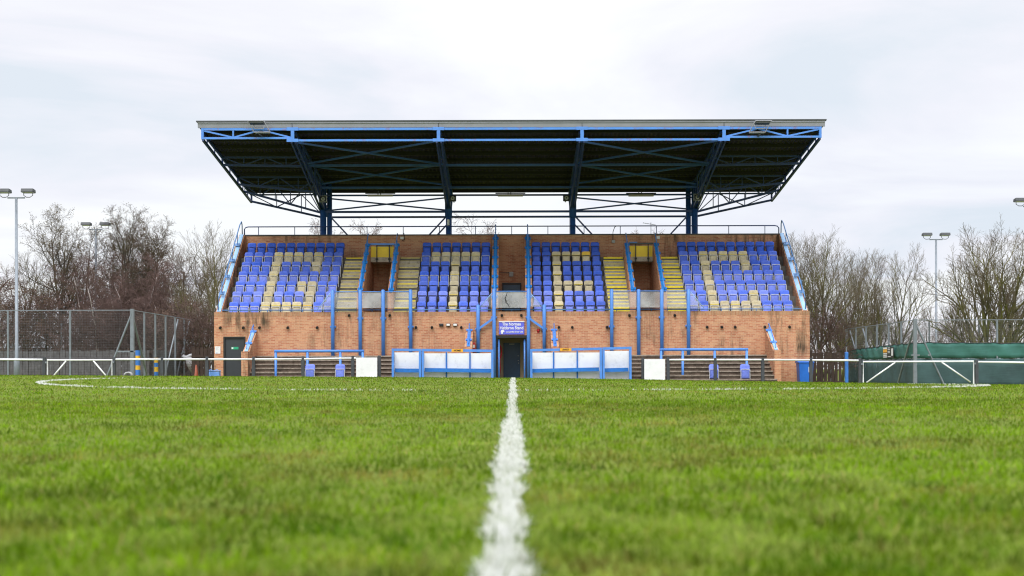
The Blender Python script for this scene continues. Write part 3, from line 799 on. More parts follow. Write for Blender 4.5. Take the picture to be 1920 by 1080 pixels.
# =================================================================== TOUCHLINE
def dugout(p0, p1, ytop0, ytop1, bays, nm, sign_txt=None, sign_px=None):
    Y = 57.15
    xa, xb = WX(p0, Y), WX(p1, Y); za, zb = WZ(ytop0, Y, p0), WZ(ytop1, Y, p1)
    t = thing('dugout', nm, 'dugout', ((xa + xb) / 2, Y, GND), 'team dugouts')
    D = .70
    def zt(x): return za + (zb - za) * (x - xa) / (xb - xa)
    m = MB()
    m.beam((xa, Y, za - .055), (xb, Y, zb - .055), .10, .11)
    for x in (xa + .05, xb - .05): m.box(x - .05, x + .05, Y - .045, Y + .045, GND, zt(x) - .11)
    m.build('front_frame', M['blue'], t)
    for k in range(1, bays):
        x = xa + (xb - xa) * k / bays
        MB().box(x - .03, x + .03, Y + D - .06, Y + D - .002, GND, zt(x) - .12).build('rear_post', M['bench_blue'], t)
    for x in (xa + .03, xb - .03):
        MB().path([(x, Y + D - .03, GND), (x, Y + D - .03, zt(x) - .16), (x, Y + .05, zt(x) - .09)], .03, 4).build('side_frame', M['bench_blue'], t)
    MB().box(xa + .055, xb - .055, Y + D, Y + D + .012, GND, min(za, zb) - .15).build('back_panel', M['panel_white'], t)
    for x in (xa + .012, xb - .012): MB().box(x - .006, x + .006, Y + .05, Y + D, GND, zt(x) - .13).build('side_panel', M['panel_white'], t)
    i = MB(); i.beam(((xa + xb) / 2, Y + .055, (za + zb) / 2 - .02), ((xa + xb) / 2, Y + D + .05, (za + zb) / 2 - .10), abs(xb - xa) - .03, .02)
    i.build('roof_panel', M['perspex_clear'], t)
    zb_ = WZ(690.5, Y + .5)
    sk = (zb - za) / (xb - xa)
    m = MB().beam((xa + .11, Y + D - .22, zb_ - .085 - (xb - xa) / 2 * sk), (xb - .11, Y + D - .22, zb_ - .085 + (xb - xa) / 2 * sk), .30, .17)
    m.build('bench', M['bench_blue'], t)
    if sign_txt:
        x = WX(sign_px, Y); z = zt(x) - .06
        s = MB().box(x - .255, x + .255, Y - .075, Y - .055, z - .055, z + .06).build('name_plate', M['orange'], t)
        text(sign_txt, x, z, .10, t, M['black'], Y - .08, width=.30, bold=.003)
dugout(734.5, 789.5, 653.5, 654, 1, 'small blue framed dugout with white back panel, T side')
dugout(790.5, 925, 654, 655.5, 3, 'long blue framed dugout with an orange plate reading HOME', 'HOME', 857.5)
dugout(994, 1128.5, 654.5, 651.5, 3, 'long blue framed dugout with an orange plate reading AWAY', 'AWAY', 1060.5)
dugout(1129.5, 1184, 651.3, 650, 1, 'small blue framed dugout with white back panel, F side')

YR = 57.5
def rpost(px, py, parent):
    x, _, z = W(px, py, YR)
    m = MB().box(x - .07, x + .07, YR - .07, YR + .07, GND, z - .03); m.box(x - .055, x + .055, YR - .055, YR + .055, z - .029, z)
    return m.build('post', M['post'], parent, bevel=.012)
def rail_run(nm, posts, rails):
    x0 = W(*rails[0][0], YR)
    t = thing('perimeter_rail', nm, 'railing', (x0[0], YR, GND), 'perimeter railing round the pitch')
    for a, b in rails:
        MB().path([W(*a, YR - .075), W(*b, YR - .075)], .042, 10).build('rail', M['white'], t, True)
    for p in posts: rpost(p[0], p[1], t)
rail_run('white pitch railing on charcoal posts beside the tall lamp mast', ((-10, 668.5), (83, 669.5)), (((-60, 673.8), (80, 674.3)),))
rail_run('white railing on charcoal posts, passing the side door and front seats of the G side', ((214, 669.5), (304, 669), (388, 668.5), (475.5, 668.7), (568, 668.3), (661.5, 667.3), (711, 666.5)),
         (((217, 673.8), (301.5, 673.8)), ((306.5, 673.7), (385.5, 673.6)), ((390.5, 673.6), (473, 673.6)), ((478, 673.6), (565.5, 673)), ((570.5, 673), (659, 671.8)), ((664, 671.8), (668, 671.8))))
rail_run('white railing on charcoal posts, passing the front seats and bin on the C side', ((1205.5, 670.5), (1252.5, 670), (1341, 671), (1430, 671), (1520.5, 671), (1612, 671.5)),
         (((1255, 674.7), (1338.5, 674.6)), ((1343.5, 674.6), (1427.5, 674.6)), ((1432.5, 674.6), (1518, 675)), ((1523, 675.2), (1609.5, 676))))
rail_run('white pitch railing on charcoal posts along the green windbreak', ((1831, 674),), (((1834, 678.5), (1990, 681)),))
def gate(p0, p1, y0, y1, nm):
    Y = 57.42; a, b = W(p0, y0, Y), W(p1, y1, Y)
    t = thing('pitch_gate', nm, 'gate', (a[0], Y, GND), 'white tubular pitch gates')
    m = MB().path([(a[0], Y, GND), a, b, (b[0], Y, GND)], .04, 8)
    m.build('gate_frame', M['white'], t)
    L = b[0] - a[0]; q = .72
    for s, x in ((1, a[0]), (-1, b[0])):
        zt_ = a[2] if s > 0 else b[2]
        MB().tube((x + s * L * .29, Y, zt_ - .03), (x + s * L * .03, Y, zt_ - .93), .034, 8).build('diagonal_brace', M['white'], t, True)
    for x, z in ((a[0] - .06, a[2] - .1), (b[0] + .06, b[2] - .1)): MB().box(x - .04, x + .04, Y - .03, Y + .03, z - .04, z + .04).build('hinge', M['galv'], t)
gate(89, 210, 675.3, 675, 'white tubular gate with diagonal braces, beside the timber fence')
gate(1618.5, 1825.5, 678.3, 677.5, 'wide white tubular gate with diagonal braces, by the green windbreak')
for px0, px1, py, nm in ((667.8, 707.3, 670.5, 'plain white board fixed between posts beside the T side dugout'), (1208, 1247, 673.5, 'plain white board fixed between posts beside the F side dugout')):
    a, b = W(px0, py, 57.32), W(px1, py, 57.32)
    t = thing('white_board', nm, 'board', (a[0], 57.32, GND), 'white boards in the railing gaps')
    MB().box(a[0], b[0], 57.30, 57.335, GND, a[2]).build('face', M['white'], t, bevel=.006)
    MB().box(a[0] + .05, a[0] + .12, 57.336, 57.40, GND, a[2] - .1).box(b[0] - .12, b[0] - .05, 57.336, 57.40, GND, a[2] - .1).build('batten', M['post'], t)
for pxs, py, nm in (((517, 576.5, 638, 680), 658.6, 'blue tubular crush barrier in front of the terrace steps, G side'), ((1239.5, 1280, 1340, 1400), 655.6, 'blue tubular crush barrier in front of the terrace steps, C side')):
    Y = 58.55
    z = WZ(py, Y, pxs[0]); X = [WX(p, Y) for p in pxs]
    t = thing('crush_barrier', nm, 'barrier', (X[0], Y, GND), 'crush barriers on the terrace')
    MB().path([(X[0] - .06, Y, z), (X[-1] + .06, Y, z)], .065, 12).build('top_tube', M['blue'], t, True)
    for k, x in enumerate(X): MB().path([(x, Y, GND), (x, Y, z - .05)], .058, 12).build('leg', M['blue'], t, True)

# small things round the stand
x, y, z = W(401, 694.5, 57.9); t = thing('equipment_box', 'pale blue lidded plastic box on the grass beside the side door', 'box', (x, y, GND))
MB().box(x - .235, x + .235, y, y + .35, GND, z - .06).build('body', M['box_blue'], t, bevel=.03); MB().box(x - .25, x + .25, y - .015, y + .365, z - .055, z).build('lid', M['box_blue'], t, bevel=.02)
for d in (-.13, .13): MB().path([(x + d - .05, y - .02, z), (x + d - .05, y - .02, z + .04), (x + d + .05, y - .02, z + .04), (x + d + .05, y - .02, z)], .014, 6).build('handle', M['box_blue'], t)
x, y, z = W(1512, 677, 59.2); t = thing('wheelie_bin', 'blue wheelie bin with a white label at the end of the stand', 'bin', (x, y, GND))
m = MB(); i = len(m.v)
m.v += [(x - .27, y + .05, GND), (x + .27, y + .05, GND), (x + .27, y + .55, GND), (x - .27, y + .55, GND), (x - .34, y, z - .09), (x + .34, y, z - .09), (x + .34, y + .66, z - .09), (x - .34, y + .66, z - .09)]
m.f += [(0, 3, 2, 1), (4, 5, 6, 7), (0, 1, 5, 4), (1, 2, 6, 5), (2, 3, 7, 6), (3, 0, 4, 7)]
m.build('body', M['bin'], t, bevel=.03)
MB().prism([(y - .03, z - .088), (y + .70, z - .088), (y + .70, z), (y + .45, z + .02), (y - .03, z - .035)], x - .37, x + .37).build('lid', M['bin'], t, bevel=.012)
MB().box(x + .10, x + .20, y - .012, y + .012, z - .52, z - .27).build('label_plate', M['white'], t)
for s in (-1, 1): MB().disc((x + s * .30 - .03, y + .58, GND + .12), .11, .06, 14, 'x').build('wheel', M['black'], t)
MB().tube((x - .3, y + .72, z - .06), (x + .3, y + .72, z - .06), .02, 6).build('handle', M['bin'], t)
x, y, z = W(1587, 660, 62); t = thing('padded_post', 'tall blue padded post beside the dark timber gate', 'post', (x, y, GND))
MB().box(x - .08, x + .08, y - .08, y + .08, GND, z).build('pad', M['stripe_blue'], t, bevel=.03); MB().tube((x, y, GND), (x, y, z + .25), .03, 8).build('pole', M['galv'], t)
x, y, z = W(368, 684, 63.5); t = thing('traffic_cone', 'faded orange traffic cone by the dark timber panel', 'cone', (x, y, GND))
MB().path([(x, y, -.42), (x, y, -.1), (x, y, z)], [.17, .11, .035], 14).build('cone', M['cone'], t, True); MB().box(x - .2, x + .2, y - .2, y + .2, -.46, -.42).build('base', M['black'], t)
def striped(px, py, Y, nm, r, ph):
    x, y, z = W(px, py, Y); t = thing('striped_post', nm, 'post', (x, y, GND))
    k = 0; zz = z
    while zz > GND + .05:
        h = .22 if k % 2 else .26
        MB().path([(x, y, zz - h), (x, y, zz)], r, 12).build('pad', M['stripe_yellow' if (k + ph) % 2 else 'stripe_blue'], t)
        zz -= h; k += 1
striped(258.5, 657, 63.2, 'taller post padded in blue and yellow bands at the court corner', .115, 0)
striped(293, 671, 68, 'shorter post padded in blue and yellow bands behind the railing', .10, 1)
x, y, z = W(240, 700, 62.8); t = thing('hose_coil', 'pale coiled hose lying under the court fence', 'hose', (x, y, -.35))
m = MB()
for k in range(3): m.path([(x + .19 * math.cos(a), y + .07 * k, z - .13 + .17 * math.sin(a)) for a in np.linspace(0, 2 * math.pi, 22)], .04, 6)
m.build('coil', M['netgrey'], t, True)

# =================================================================== FENCES
def wirepanel(name, p0, p1, z0, z1a, z1b, step, parent, r=.0023):
    """welded mesh between two ground points: real wires"""
    m = MB(); p0, p1 = Vector(p0), Vector(p1); L = (p1 - p0).length; n = int(L / step)
    for k in range(n + 1):
        t = k / n; p = p0.lerp(p1, t); m.path([(p.x, p.y, z0), (p.x, p.y, z1a + (z1b - z1a) * t)], r, 3, False)
    h = min(z1a, z1b) - z0; nz = int(h / step)
    for k in range(nz + 1):
        m.path([(p0.x, p0.y, z0 + (z1a - z0) * k / nz), (p1.x, p1.y, z0 + (z1b - z0) * k / nz)], r, 3, False)
    return m.build(name, M['wire'], parent)
def gpost(x, y, z, parent, r=.035, name='post'):
    return MB().box(x - r, x + r, y - r, y + r, GND, z).build(name, M['galv'], parent)
def court(sgn, xc, yc, xe, ye, zc, ze, xo, nm):
    t = thing('court_fence', nm, 'fence', (xc, yc, GND))
    z0 = GND
    wirepanel('mesh_panel', (xc, yc, 0), (xo, yc, 0), z0, zc, zc, .08, t)
    wirepanel('mesh_panel', (xc, yc, 0), (xe, ye, 0), z0, zc, ze, .12, t)
    gpost(xc, yc, zc + .06, t, .085, 'corner_post')
    n = int(abs(xo - xc) / 2.85)
    for k in range(1, n + 1): gpost(xc + (xo - xc) * k / n, yc, zc, t, .04)
    for k in range(1, 7):
        q = k / 6; gpost(xc + (xe - xc) * q, yc + (ye - yc) * q, zc + (ze - zc) * q, t, .06 if k in (6,) else .042)
    # raking struts of the corner post
    H = zc - GND
    for d in ((-sgn * 1.55, 0), (sgn * .3, 2.2)):
        MB().tube((xc, yc - .05, zc - .15), (xc + d[0], yc - .05 + d[1], GND), .05, 8).build('raking_strut', M['galv'], t)
    MB().beam((xc - sgn * .78, yc - .05, GND + H * .49), (xc + sgn * .2, yc - .05, GND + H * .49), .07, .07).build('tie_bar', M['galv'], t)
    for k, q in ((0, .72), (1, .94)):
        x, y = xc + (xe - xc) * q, yc + (ye - yc) * q; z = zc + (ze - zc) * q
        MB().tube((x, y, z - .1), (x - sgn * .55, y - 1.5, GND), .045, 8).build('raking_strut', M['galv'], t)
    MB().beam((xc, yc, zc), (xo, yc, zc), .04, .04).build('top_rail', M['galv'], t)
    MB().beam((xc, yc, zc), (xe, ye, ze), .04, .04).build('top_rail', M['galv'], t)
    return t
cL = W(248, 581.5, 64); eL = W(361, 600, 79)
court(1, cL[0], 64, eL[0], 79, cL[2], eL[2], -28.3, 'tall galvanised mesh court fence with a braced corner post, by the timber fence')
cR = W(1715.5, 600, 65); eR = W(1587, 617, 81)
court(-1, cR[0], 65, eR[0], 81, cR[2], eR[2], 28.8, 'tall galvanised mesh court fence hung with green windbreak netting')
# rear runs of the two courts
for sg, x0, x1, Y, py, nm in ((-1, -19.9, -36, 84, 604, 'farther galvanised mesh fence across the back of the court, timber fence side'), (1, 21.4, 38, 86, 603, 'farther galvanised mesh fence across the back of the court, windbreak side')):
    z = WZ(py, Y)
    t = thing('rear_court_fence', nm, 'fence', (x0, Y, GND))
    wirepanel('mesh_panel', (x0, Y, 0), (x1, Y, 0), GND, z, z, .15, t, .003)
    for k in range(6): gpost(x0 + (x1 - x0) * k / 5, Y, z, t, .045)
# windbreak netting
def netting(nm, pts, z0, ztop, mat, seed, label_rows):
    rr = random.Random(seed)
    t = thing('windbreak_net', nm, 'netting', pts[0][:2] + (GND,))
    def sheet_part(name, za, zb, mat, wav):
        m = MB(); n = 120; i0 = 0; cols = []
        P = [Vector(p) for p in pts]; segs = [(P[k + 1] - P[k]).length for k in range(len(P) - 1)]; Lt = sum(segs)
        for k in range(n + 1):
            s = Lt * k / n; j = 0
            while j < len(segs) - 1 and s > segs[j]: s -= segs[j]; j += 1
            q = s / segs[j]; p = P[j].lerp(P[j + 1], q); d = (P[j + 1] - P[j]).normalized(); nrm = Vector((d.y, -d.x, 0))
            zt_ = ztop[j] + (ztop[j + 1] - ztop[j]) * q
            sag = .05 * abs(math.sin(k * .42)) + .03 * rr.random() if wav else 0
            for r_ in range(5):
                f = r_ / 4; z = (za if za is not None else GND) * (1 - f) + ((zt_ - sag) if zb is None else zb) * f
                o = .035 * math.sin(k * .9 + r_) + .025 * math.sin(k * 2.3 + r_ * 2) - .09
                m.v.append((p.x - nrm.x * o, p.y - nrm.y * o, z))
        for k in range(n):
            for r_ in range(4):
                a = k * 5 + r_; m.f.append((a, a + 5, a + 6, a + 1))
        o = m.build(name, M[mat], t, True)
        sol = o.modifiers.new('thick', 'SOLIDIFY'); sol.thickness = .012
        if wav:
            e = MB().path([m.v[k * 5 + 4] for k in range(n + 1)], .022, 5); e.build('top_rope', M['black'], t)
        return o
    sheet_part('upper_sheet', z0, None, mat, True); sheet_part('lower_sheet', None, z0 - .02, 'net_dark', False)
netting('green windbreak netting with a dark hem on the court fence', [(eR[0] + .02, 80.8, 0), (cR[0] + .02, 65.02, 0), (28.8, 65.02, 0)], WZ(671.5, 65, 1800), [WZ(656, 81, 1587), WZ(641, 65, 1716), WZ(642.5, 65, 1920)], 'net_green', 5, 2)
# banner on the netting
x0, x1 = 20.62, 20.98
t = thing('advert_banner', 'black banner with an orange block and white marks tied to the green netting', 'banner', (20.8, 70, 0))
fx = lambda y: cR[0] + (eR[0] - cR[0]) * (y - 65) / 16
p0 = Vector((fx(70.8), 70.8, 0)); p1 = Vector((fx(68.5), 68.5, 0)); zt_ = WZ(651, 70.4, 1672); zb = WZ(671.5, 70.4, 1672)
def bq(u0, u1, v0, v1, mat, name, o=0):
    a = p0.lerp(p1, u0); b = p0.lerp(p1, u1); d = (b - a).normalized(); nr = Vector((d.y, -d.x, 0)) * (.19 + o)
    if nr.x > 0: nr = -nr
    MB_ = MB(); z0_, z1_ = zb + (zt_ - zb) * v0, zb + (zt_ - zb) * v1; e = nr.normalized() * .006
    q = [(a + nr), (b + nr), (b + nr + e), (a + nr + e)]
    MB_.v = [(v.x, v.y, z0_) for v in q] + [(v.x, v.y, z1_) for v in q]
    MB_.f = [(0, 3, 2, 1), (4, 5, 6, 7), (0, 1, 5, 4), (1, 2, 6, 5), (2, 3, 7, 6), (3, 0, 4, 7)]
    MB_.build(name, M[mat], t)
bq(0, 1, 0, 1, 'black', 'sheet')
bq(.02, .4, .52, .80, 'orange', 'printed_block', .008); bq(.03, .38, .83, .97, 'white', 'printed_block', .008)
for v in (.06, .22, .36): bq(.04, .38, v, v + .09, 'white', 'printed_line', .008)
for v in (.88, .74, .58, .44): bq(.46, .66, v, v + .06, 'white', 'printed_line', .008)
bq(.80, .95, .2, .85, 'white', 'printed_figure', .008); bq(.46, .74, .10, .16, 'white', 'printed_line', .008)

# timber fences
def slats(nm, p0, p1, zt0, zt1, mat, posts=True, w=.15, gap=.022, rail_z=(.25, .8)):
    t = thing('timber_fence', nm, 'fence', p0 + (GND,))
    P0, P1 = Vector(p0 + (0,)), Vector(p1 + (0,)); L = (P1 - P0).length; d = (P1 - P0) / L; n = int(L / (w + gap)); rr = random.Random(int(L * 10))
    m = MB()
    for k in range(n):
        a = P0 + d * (k * (w + gap)); b = a + d * w; z = zt0 + (zt1 - zt0) * k / n + rr.uniform(-.03, .03)
        o = (Vector((d.y, -d.x, 0)) * (.03 if k % 2 else .0)); e = Vector((d.y, -d.x, 0)) * .02
        q = [a + o, b + o, b + o - e, a + o - e]; i = len(m.v)
        m.v += [(v.x, v.y, GND) for v in q] + [(v.x, v.y, z) for v in q]
        m.f += [tuple(i + c for c in f) for f in ((0, 3, 2, 1), (4, 5, 6, 7), (0, 1, 5, 4), (1, 2, 6, 5), (2, 3, 7, 6), (3, 0, 4, 7))]
    m.build('slat_panel', M[mat], t)
    for rz in rail_z:
        z = GND + (min(zt0, zt1) - GND) * rz
        MB().beam((p0[0], p0[1] - .06, z), (p1[0], p1[1] - .06, z), .05, .09).build('fence_rail', M[mat], t)
    if posts:
        for k in range(int(L / 2.7) + 1):
            q = P0 + d * min(L, k * 2.7); MB().box(q.x - .06, q.x + .06, q.y + .03, q.y + .15, GND, min(zt0, zt1) + .05).build('fence_post', M[mat], t)
    return t
zf = WZ(655.5, 71)
slats('long weathered grey timber fence behind the mesh court fence', (-33.0, 71.0), (-20.0, 71.0), WZ(656, 71), WZ(655, 71), 'timber')
slats('weathered grey timber fence running back along the court side', (-19.9, 71.1), (-20.6, 82), WZ(655, 71), WZ(659, 82), 'timber')
slats('farther low timber fence with a pale top behind the court', (-40, 92), (-21.5, 88), WZ(651, 92), WZ(647, 88), 'timber')
slats('dark timber fence panel filling the gap beside the stand', (WX(361, 67), 67.0), (-14.2, 67.0), WZ(652.5, 67, 380), WZ(652.5, 67, 390), 'timber_dark', gap=.05)
tg = slats('dark timber gate with grey diagonal braces at the end of the stand', (14.3, 65.5), (WX(1583, 65.5), 65.5), WZ(661, 65.5, 1550), WZ(661.5, 65.5, 1570), 'timber_dark', False, gap=.035, rail_z=(.2,))
tg.name = 'timber_gate'; tg['category'] = 'gate'
gx = [WX(p, 65.4) for p in (1529, 1581)]; gzt = WZ(661, 65.4, 1555)
MB().path([(gx[0], 65.38, GND), (gx[0], 65.38, gzt), (gx[1], 65.38, gzt), (gx[1], 65.38, GND)], .05, 6).build('gate_frame', M['galv'], tg)
for a, b in (((0, .45), (.45, 1)), ((.12, -.05), (.95, 1)), ((.58, -.1), (1, .35))):
    h = gzt - (-.3); L = gx[1] - gx[0]
    MB().tube((gx[0] + L * a[0], 65.34, -.3 + h * a[1]), (gx[0] + L * b[0], 65.34, -.3 + h * b[1]), .035, 6).build('diagonal_brace', M['galv'], tg)
# bundled net hanging on the court fence end
x, y, z = W(352, 667, 74.5); t = thing('hanging_net', 'grey bundled net sagging from the end of the court fence', 'net', (x, y, z))
MB().path([(x - .28, y, z), (x - .1, y - .02, z - .14), (x + .12, y, z - .02), (x + .30, y, z + .05)], [.10, .14, .12, .10], 8).path([(x + .06, y, z - .1), (x + .12, y, z - .5), (x + .24, y, z - .98)], [.20, .19, .06], 8).build('bundle', M['netgrey'], t, True)

# =================================================================== LAMP MASTS
def mast(px, py, Y, nm, hw, tilt):
    x, y, z = W(px, py, Y); t = thing('floodlight_mast', nm, 'floodlight mast', (x, y, GND), 'floodlight masts round the courts')
    MB().path([(x, y, GND), (x, y, .9), (x, y, 1.0), (x, y, z)], [.15, .15, .095, .07], 12).build('pole', M['galv'], t, True)
    MB().beam((x - hw * .55, y, z + .03), (x + hw * .55, y, z + .03), .07, .07).build('cross_arm', M['galv'], t)
    for s in (-1, 1):
        cx = x + s * hw * .76
        m = MB(); a = .33
        hz = z + .42
        m.prism([(y - .26, hz - .10), (y + .26, hz - .10), (y + .2, hz + .06), (y - .18, hz + .10)], cx - a, cx + a)
        h = m.build('lamp_head', M['capping'], t, bevel=.03)
        MB().box(cx - a + .03, cx + a - .03, y - .24, y + .24, hz - .125, hz - .103).build('lens', M['lamp_lens'], h)
        MB().path([(cx - .25, y, hz - .02), (cx - .24, y, hz - .26), (cx - .1, y, hz - .36), (cx + .1, y, hz - .36), (cx + .24, y, hz - .26), (cx + .25, y, hz - .02)], .02, 6).build('yoke', M['capping'], t)
mast(30.5, 372, 69, 'tall lamp mast with two heads, nearest the timber fence', .85, 0)
mast(179.5, 431, 88, 'farther lamp mast with two heads standing before the alders', .85, 0)
mast(1755, 450, 92, 'lamp mast with two heads beyond the green windbreak', .85, 0)
mast(1934, 388, 74, 'lamp mast at the picture edge showing one dark head', .85, 0)
# =================================================================== TREES
def bark(name, c, moss=None, amt=.5):
    g = N(name); pos = g.n('ShaderNodeNewGeometry').outputs['Position']
    a = g.noise(pos, 1.3, 6, .65)
    col = g.mix(g.ramp(a, [(.3, 0.), (.7, 1.)]), tuple(x * .6 for x in c), tuple(x * 1.35 for x in c))
    if moss: col = g.mix(g.ramp(g.noise(pos, .8, 4), [(.4, 0.), (.65, amt)]), col, moss)
    g.l(col, g.p.inputs['Base Color']); g.p.inputs['Roughness'].default_value = .9; g.p.inputs['Specular IOR Level'].default_value = .15
    return g.m
B = {'alder': bark('alder_bark', (.060, .052, .046), (.085, .085, .03)), 'alder_tw': bark('alder_twigs', (.085, .060, .045)),
     'birch': bark('birch_bark', (.42, .37, .35), (.08, .06, .06), .8), 'birch_tw': bark('birch_twigs', (.115, .075, .066)),
     'ash': bark('ash_bark', (.105, .088, .072), (.10, .10, .03)), 'ash_tw': bark('ash_twigs', (.125, .095, .075)),
     'moss': bark('mossy_bark', (.10, .085, .062), (.15, .15, .03), .8), 'moss_tw': bark('mossy_twigs', (.12, .095, .07), (.14, .13, .04), .35),
     'leaf': paint('olive_catkins', (.105, .085, .03), .8, .45, .8, (.09, .055, .025), .7, rand=.1, spec=.1),
     'leaf_brown': paint('rusty_leaves', (.10, .066, .046), .8, .4, .8, spec=.1), 'leaf_dark': paint('dead_dark_leaves', (.055, .035, .035), .8, .4, .8, spec=.1)}
SPEC = {  # limbs per level, angle per level, length ratio, upward pull, wobble, first branch, base radius, twig radius
    'alder': dict(n=(18, 8, 6, 4), ang=(62, 44, 40, 38), ratio=(.40, .55, .55, .62), up=(.05, .10, .06, .03), wob=.12, t0=.14, r=.019, tr=.0095, leaf=2),
    'birch': dict(n=(18, 8, 6, 4), ang=(40, 34, 38, 34), ratio=(.42, .52, .55, .66), up=(.03, .04, -.05, -.16), wob=.14, t0=.18, r=.013, tr=.0085, leaf=0),
    'ash': dict(n=(12, 7, 5, 4), ang=(38, 32, 30, 28), ratio=(.56, .56, .56, .66), up=(.06, .09, .09, .07), wob=.08, t0=.12, r=.018, tr=.0085, leaf=0),
    'spread': dict(lean=.42, n=(8, 7, 6, 4), ang=(40, 36, 34, 30), ratio=(.80, .52, .54, .64), up=(.03, .05, .07, .06), wob=.09, t0=.10, r=.022, tr=.009, leaf=0),
    'scrub': dict(n=(8, 6, 5, 4), ang=(30, 34, 36, 34), ratio=(.6, .52, .55, .62), up=(.05, .05, .0, -.08), wob=.2, t0=.05, r=.010, tr=.0085, leaf=0),
}


def make_tree(kind, H, seed, stems=1, leafmat=None, leafband=None):
    r_ = random.Random(seed); sp = SPEC[kind]; T, C, Lf = MB(), MB(), MB()
    def grow(p, d, L, r, lev):
        ns = (8, 5, 4, 3, 2)[lev]; pts = [p.copy()]; rad = [r]; dirs = [d.copy()]
        rend = max(sp['tr'] * .6, r * (.2 if lev == 0 else .32))
        for k in range(ns):
            w = sp['wob'] * (.5 if lev == 0 else 1)
            d = (d + Vector((r_.gauss(0, w), r_.gauss(0, w), r_.gauss(0, w) + sp['up'][min(lev, 3)]))).normalized()
            p = p + d * (L / ns); pts.append(p.copy()); dirs.append(d.copy()); rad.append(r + (rend - r) * (k + 1) / ns)
        (T if lev <= (2 if kind in ('ash', 'spread', 'alder') else 0) else C).path(pts, rad, (8, 6, 5, 3, 3)[lev], lev < 2)
        if lev >= 3 and leafmat and r_.random() < sp_leaf:
            zc = pts[-1].z
            if leafband is None or leafband[0] * H < zc < leafband[1] * H:
                for q in range(3):
                    c = pts[r_.randrange(len(pts))] + Vector((r_.gauss(0, .08), r_.gauss(0, .08), r_.gauss(0, .08)))
                    u = Vector((r_.gauss(0, 1), r_.gauss(0, 1), r_.gauss(0, 1))).normalized() * r_.uniform(.025, .05); v = u.orthogonal().normalized() * r_.uniform(.015, .03)
                    i = len(Lf.v); Lf.v += [tuple(c - u), tuple(c + v), tuple(c + u), tuple(c - v)]; Lf.f.append((i, i + 1, i + 2, i + 3))
        if lev >= 4: return
        n = sp['n'][lev]; az = r_.random() * 6.28
        if lev == 3 and L < .35: n = 2
        for k in range(n):
            t0 = sp['t0'] if lev == 0 else .18
            t = t0 + (1 - t0) * (k + r_.random()) / n
            f = t * ns; j = min(ns - 1, int(f)); q = pts[j].lerp(pts[j + 1], f - j); dd = dirs[j + 1]
            az += 2.4 + r_.gauss(0, .4)
            a = R(sp['ang'][lev] * r_.uniform(.7, 1.3)) * (1.15 - .5 * t if lev == 0 else 1)
            o = dd.orthogonal().normalized(); o2 = dd.cross(o); side = o * math.cos(az) + o2 * math.sin(az)
            nd = (dd * math.cos(a) + side * math.sin(a)).normalized()
            sh = (1.12 - .62 * t) if lev == 0 else (1.1 - .5 * t)
            LL = L * sp['ratio'][lev] * sh * r_.uniform(.75, 1.2)
            rr = max(sp['tr'] * (1, 1, 1, .9, .75)[lev + 1], rad[j] * (.58 if lev == 0 else .6))
            grow(q, nd, LL, min(rr, rad[j]), lev + 1)
    sp_leaf = .38
    for s in range(stems):
        a = 6.28 * s / stems + r_.random(); off = Vector((math.cos(a), math.sin(a), 0)) * (.0 if stems == 1 else r_.uniform(.25, .55) * H * .06)
        lean = Vector((math.cos(a) * sp.get('lean', .18), math.sin(a) * sp.get('lean', .18), 1)).normalized() if stems > 1 else Vector((r_.gauss(0, .04), r_.gauss(0, .04), 1)).normalized()
        hh = H * (.9 if kind != 'spread' else .62) * (1 if s == 0 else r_.uniform(.75, 1))
        grow(off, lean, hh, H * sp['r'] * (1 if stems == 1 else .75), 0)
    tb, tw = {'alder': ('alder', 'alder_tw'), 'birch': ('birch', 'birch_tw'), 'ash': ('ash', 'ash_tw'), 'spread': ('moss', 'moss_tw'), 'scrub': ('alder', 'birch_tw')}[kind]
    if kind == 'ash' and stems > 1: tb, tw = 'moss', 'moss_tw'
    t = bpy.data.objects.new('bare_tree', None); COL.objects.link(t); OFF[t.name] = (0, 0, 0)
    T.build('trunk', B[tb], t, True); C.build('crown', B[tw], t)
    if leafmat: Lf.build('leaves', B[leafmat], t)
    ztop = max(v[2] for v in T.v + C.v)
    return t, ztop


VAR = {}
for key, args in {'alder1': ('alder', 12, 11, 1, 'leaf'), 'alder2': ('alder', 12, 23, 2, 'leaf'), 'birch1': ('birch', 9, 5, 1), 'birch2': ('birch', 9, 8, 2),
                  'ash1': ('ash', 11, 3, 1), 'ash2': ('ash', 11, 17, 2), 'ash3': ('ash', 11, 29, 3, 'leaf_dark', (.5, .62)), 'spread': ('spread', 12, 41, 5), 'scrub': ('scrub', 6, 6, 5), 'scrub_leaf': ('scrub', 6, 9, 5, 'leaf_brown')}.items():
    VAR[key] = list(make_tree(*args)) + [False]


def plant(var, px, ptop, Y, label, cat='tree', group='bare trees round the ground', name='bare_tree', wide=1, rz=None):
    src, zt_, used = VAR[var]
    x = WX(px, Y); zb = -.75; z = WZ(ptop, Y, px); s = (z - zb) / zt_
    if used: o = copy_tree(src)
    else: o = src; VAR[var][2] = True
    o.location = (x, Y, zb); o.scale = (s * wide, s * wide, s); o.rotation_euler = (0, 0, rz if rz is not None else random.uniform(0, 6.28))
    o.name = name
    tag(o, label, cat, group)
    return o


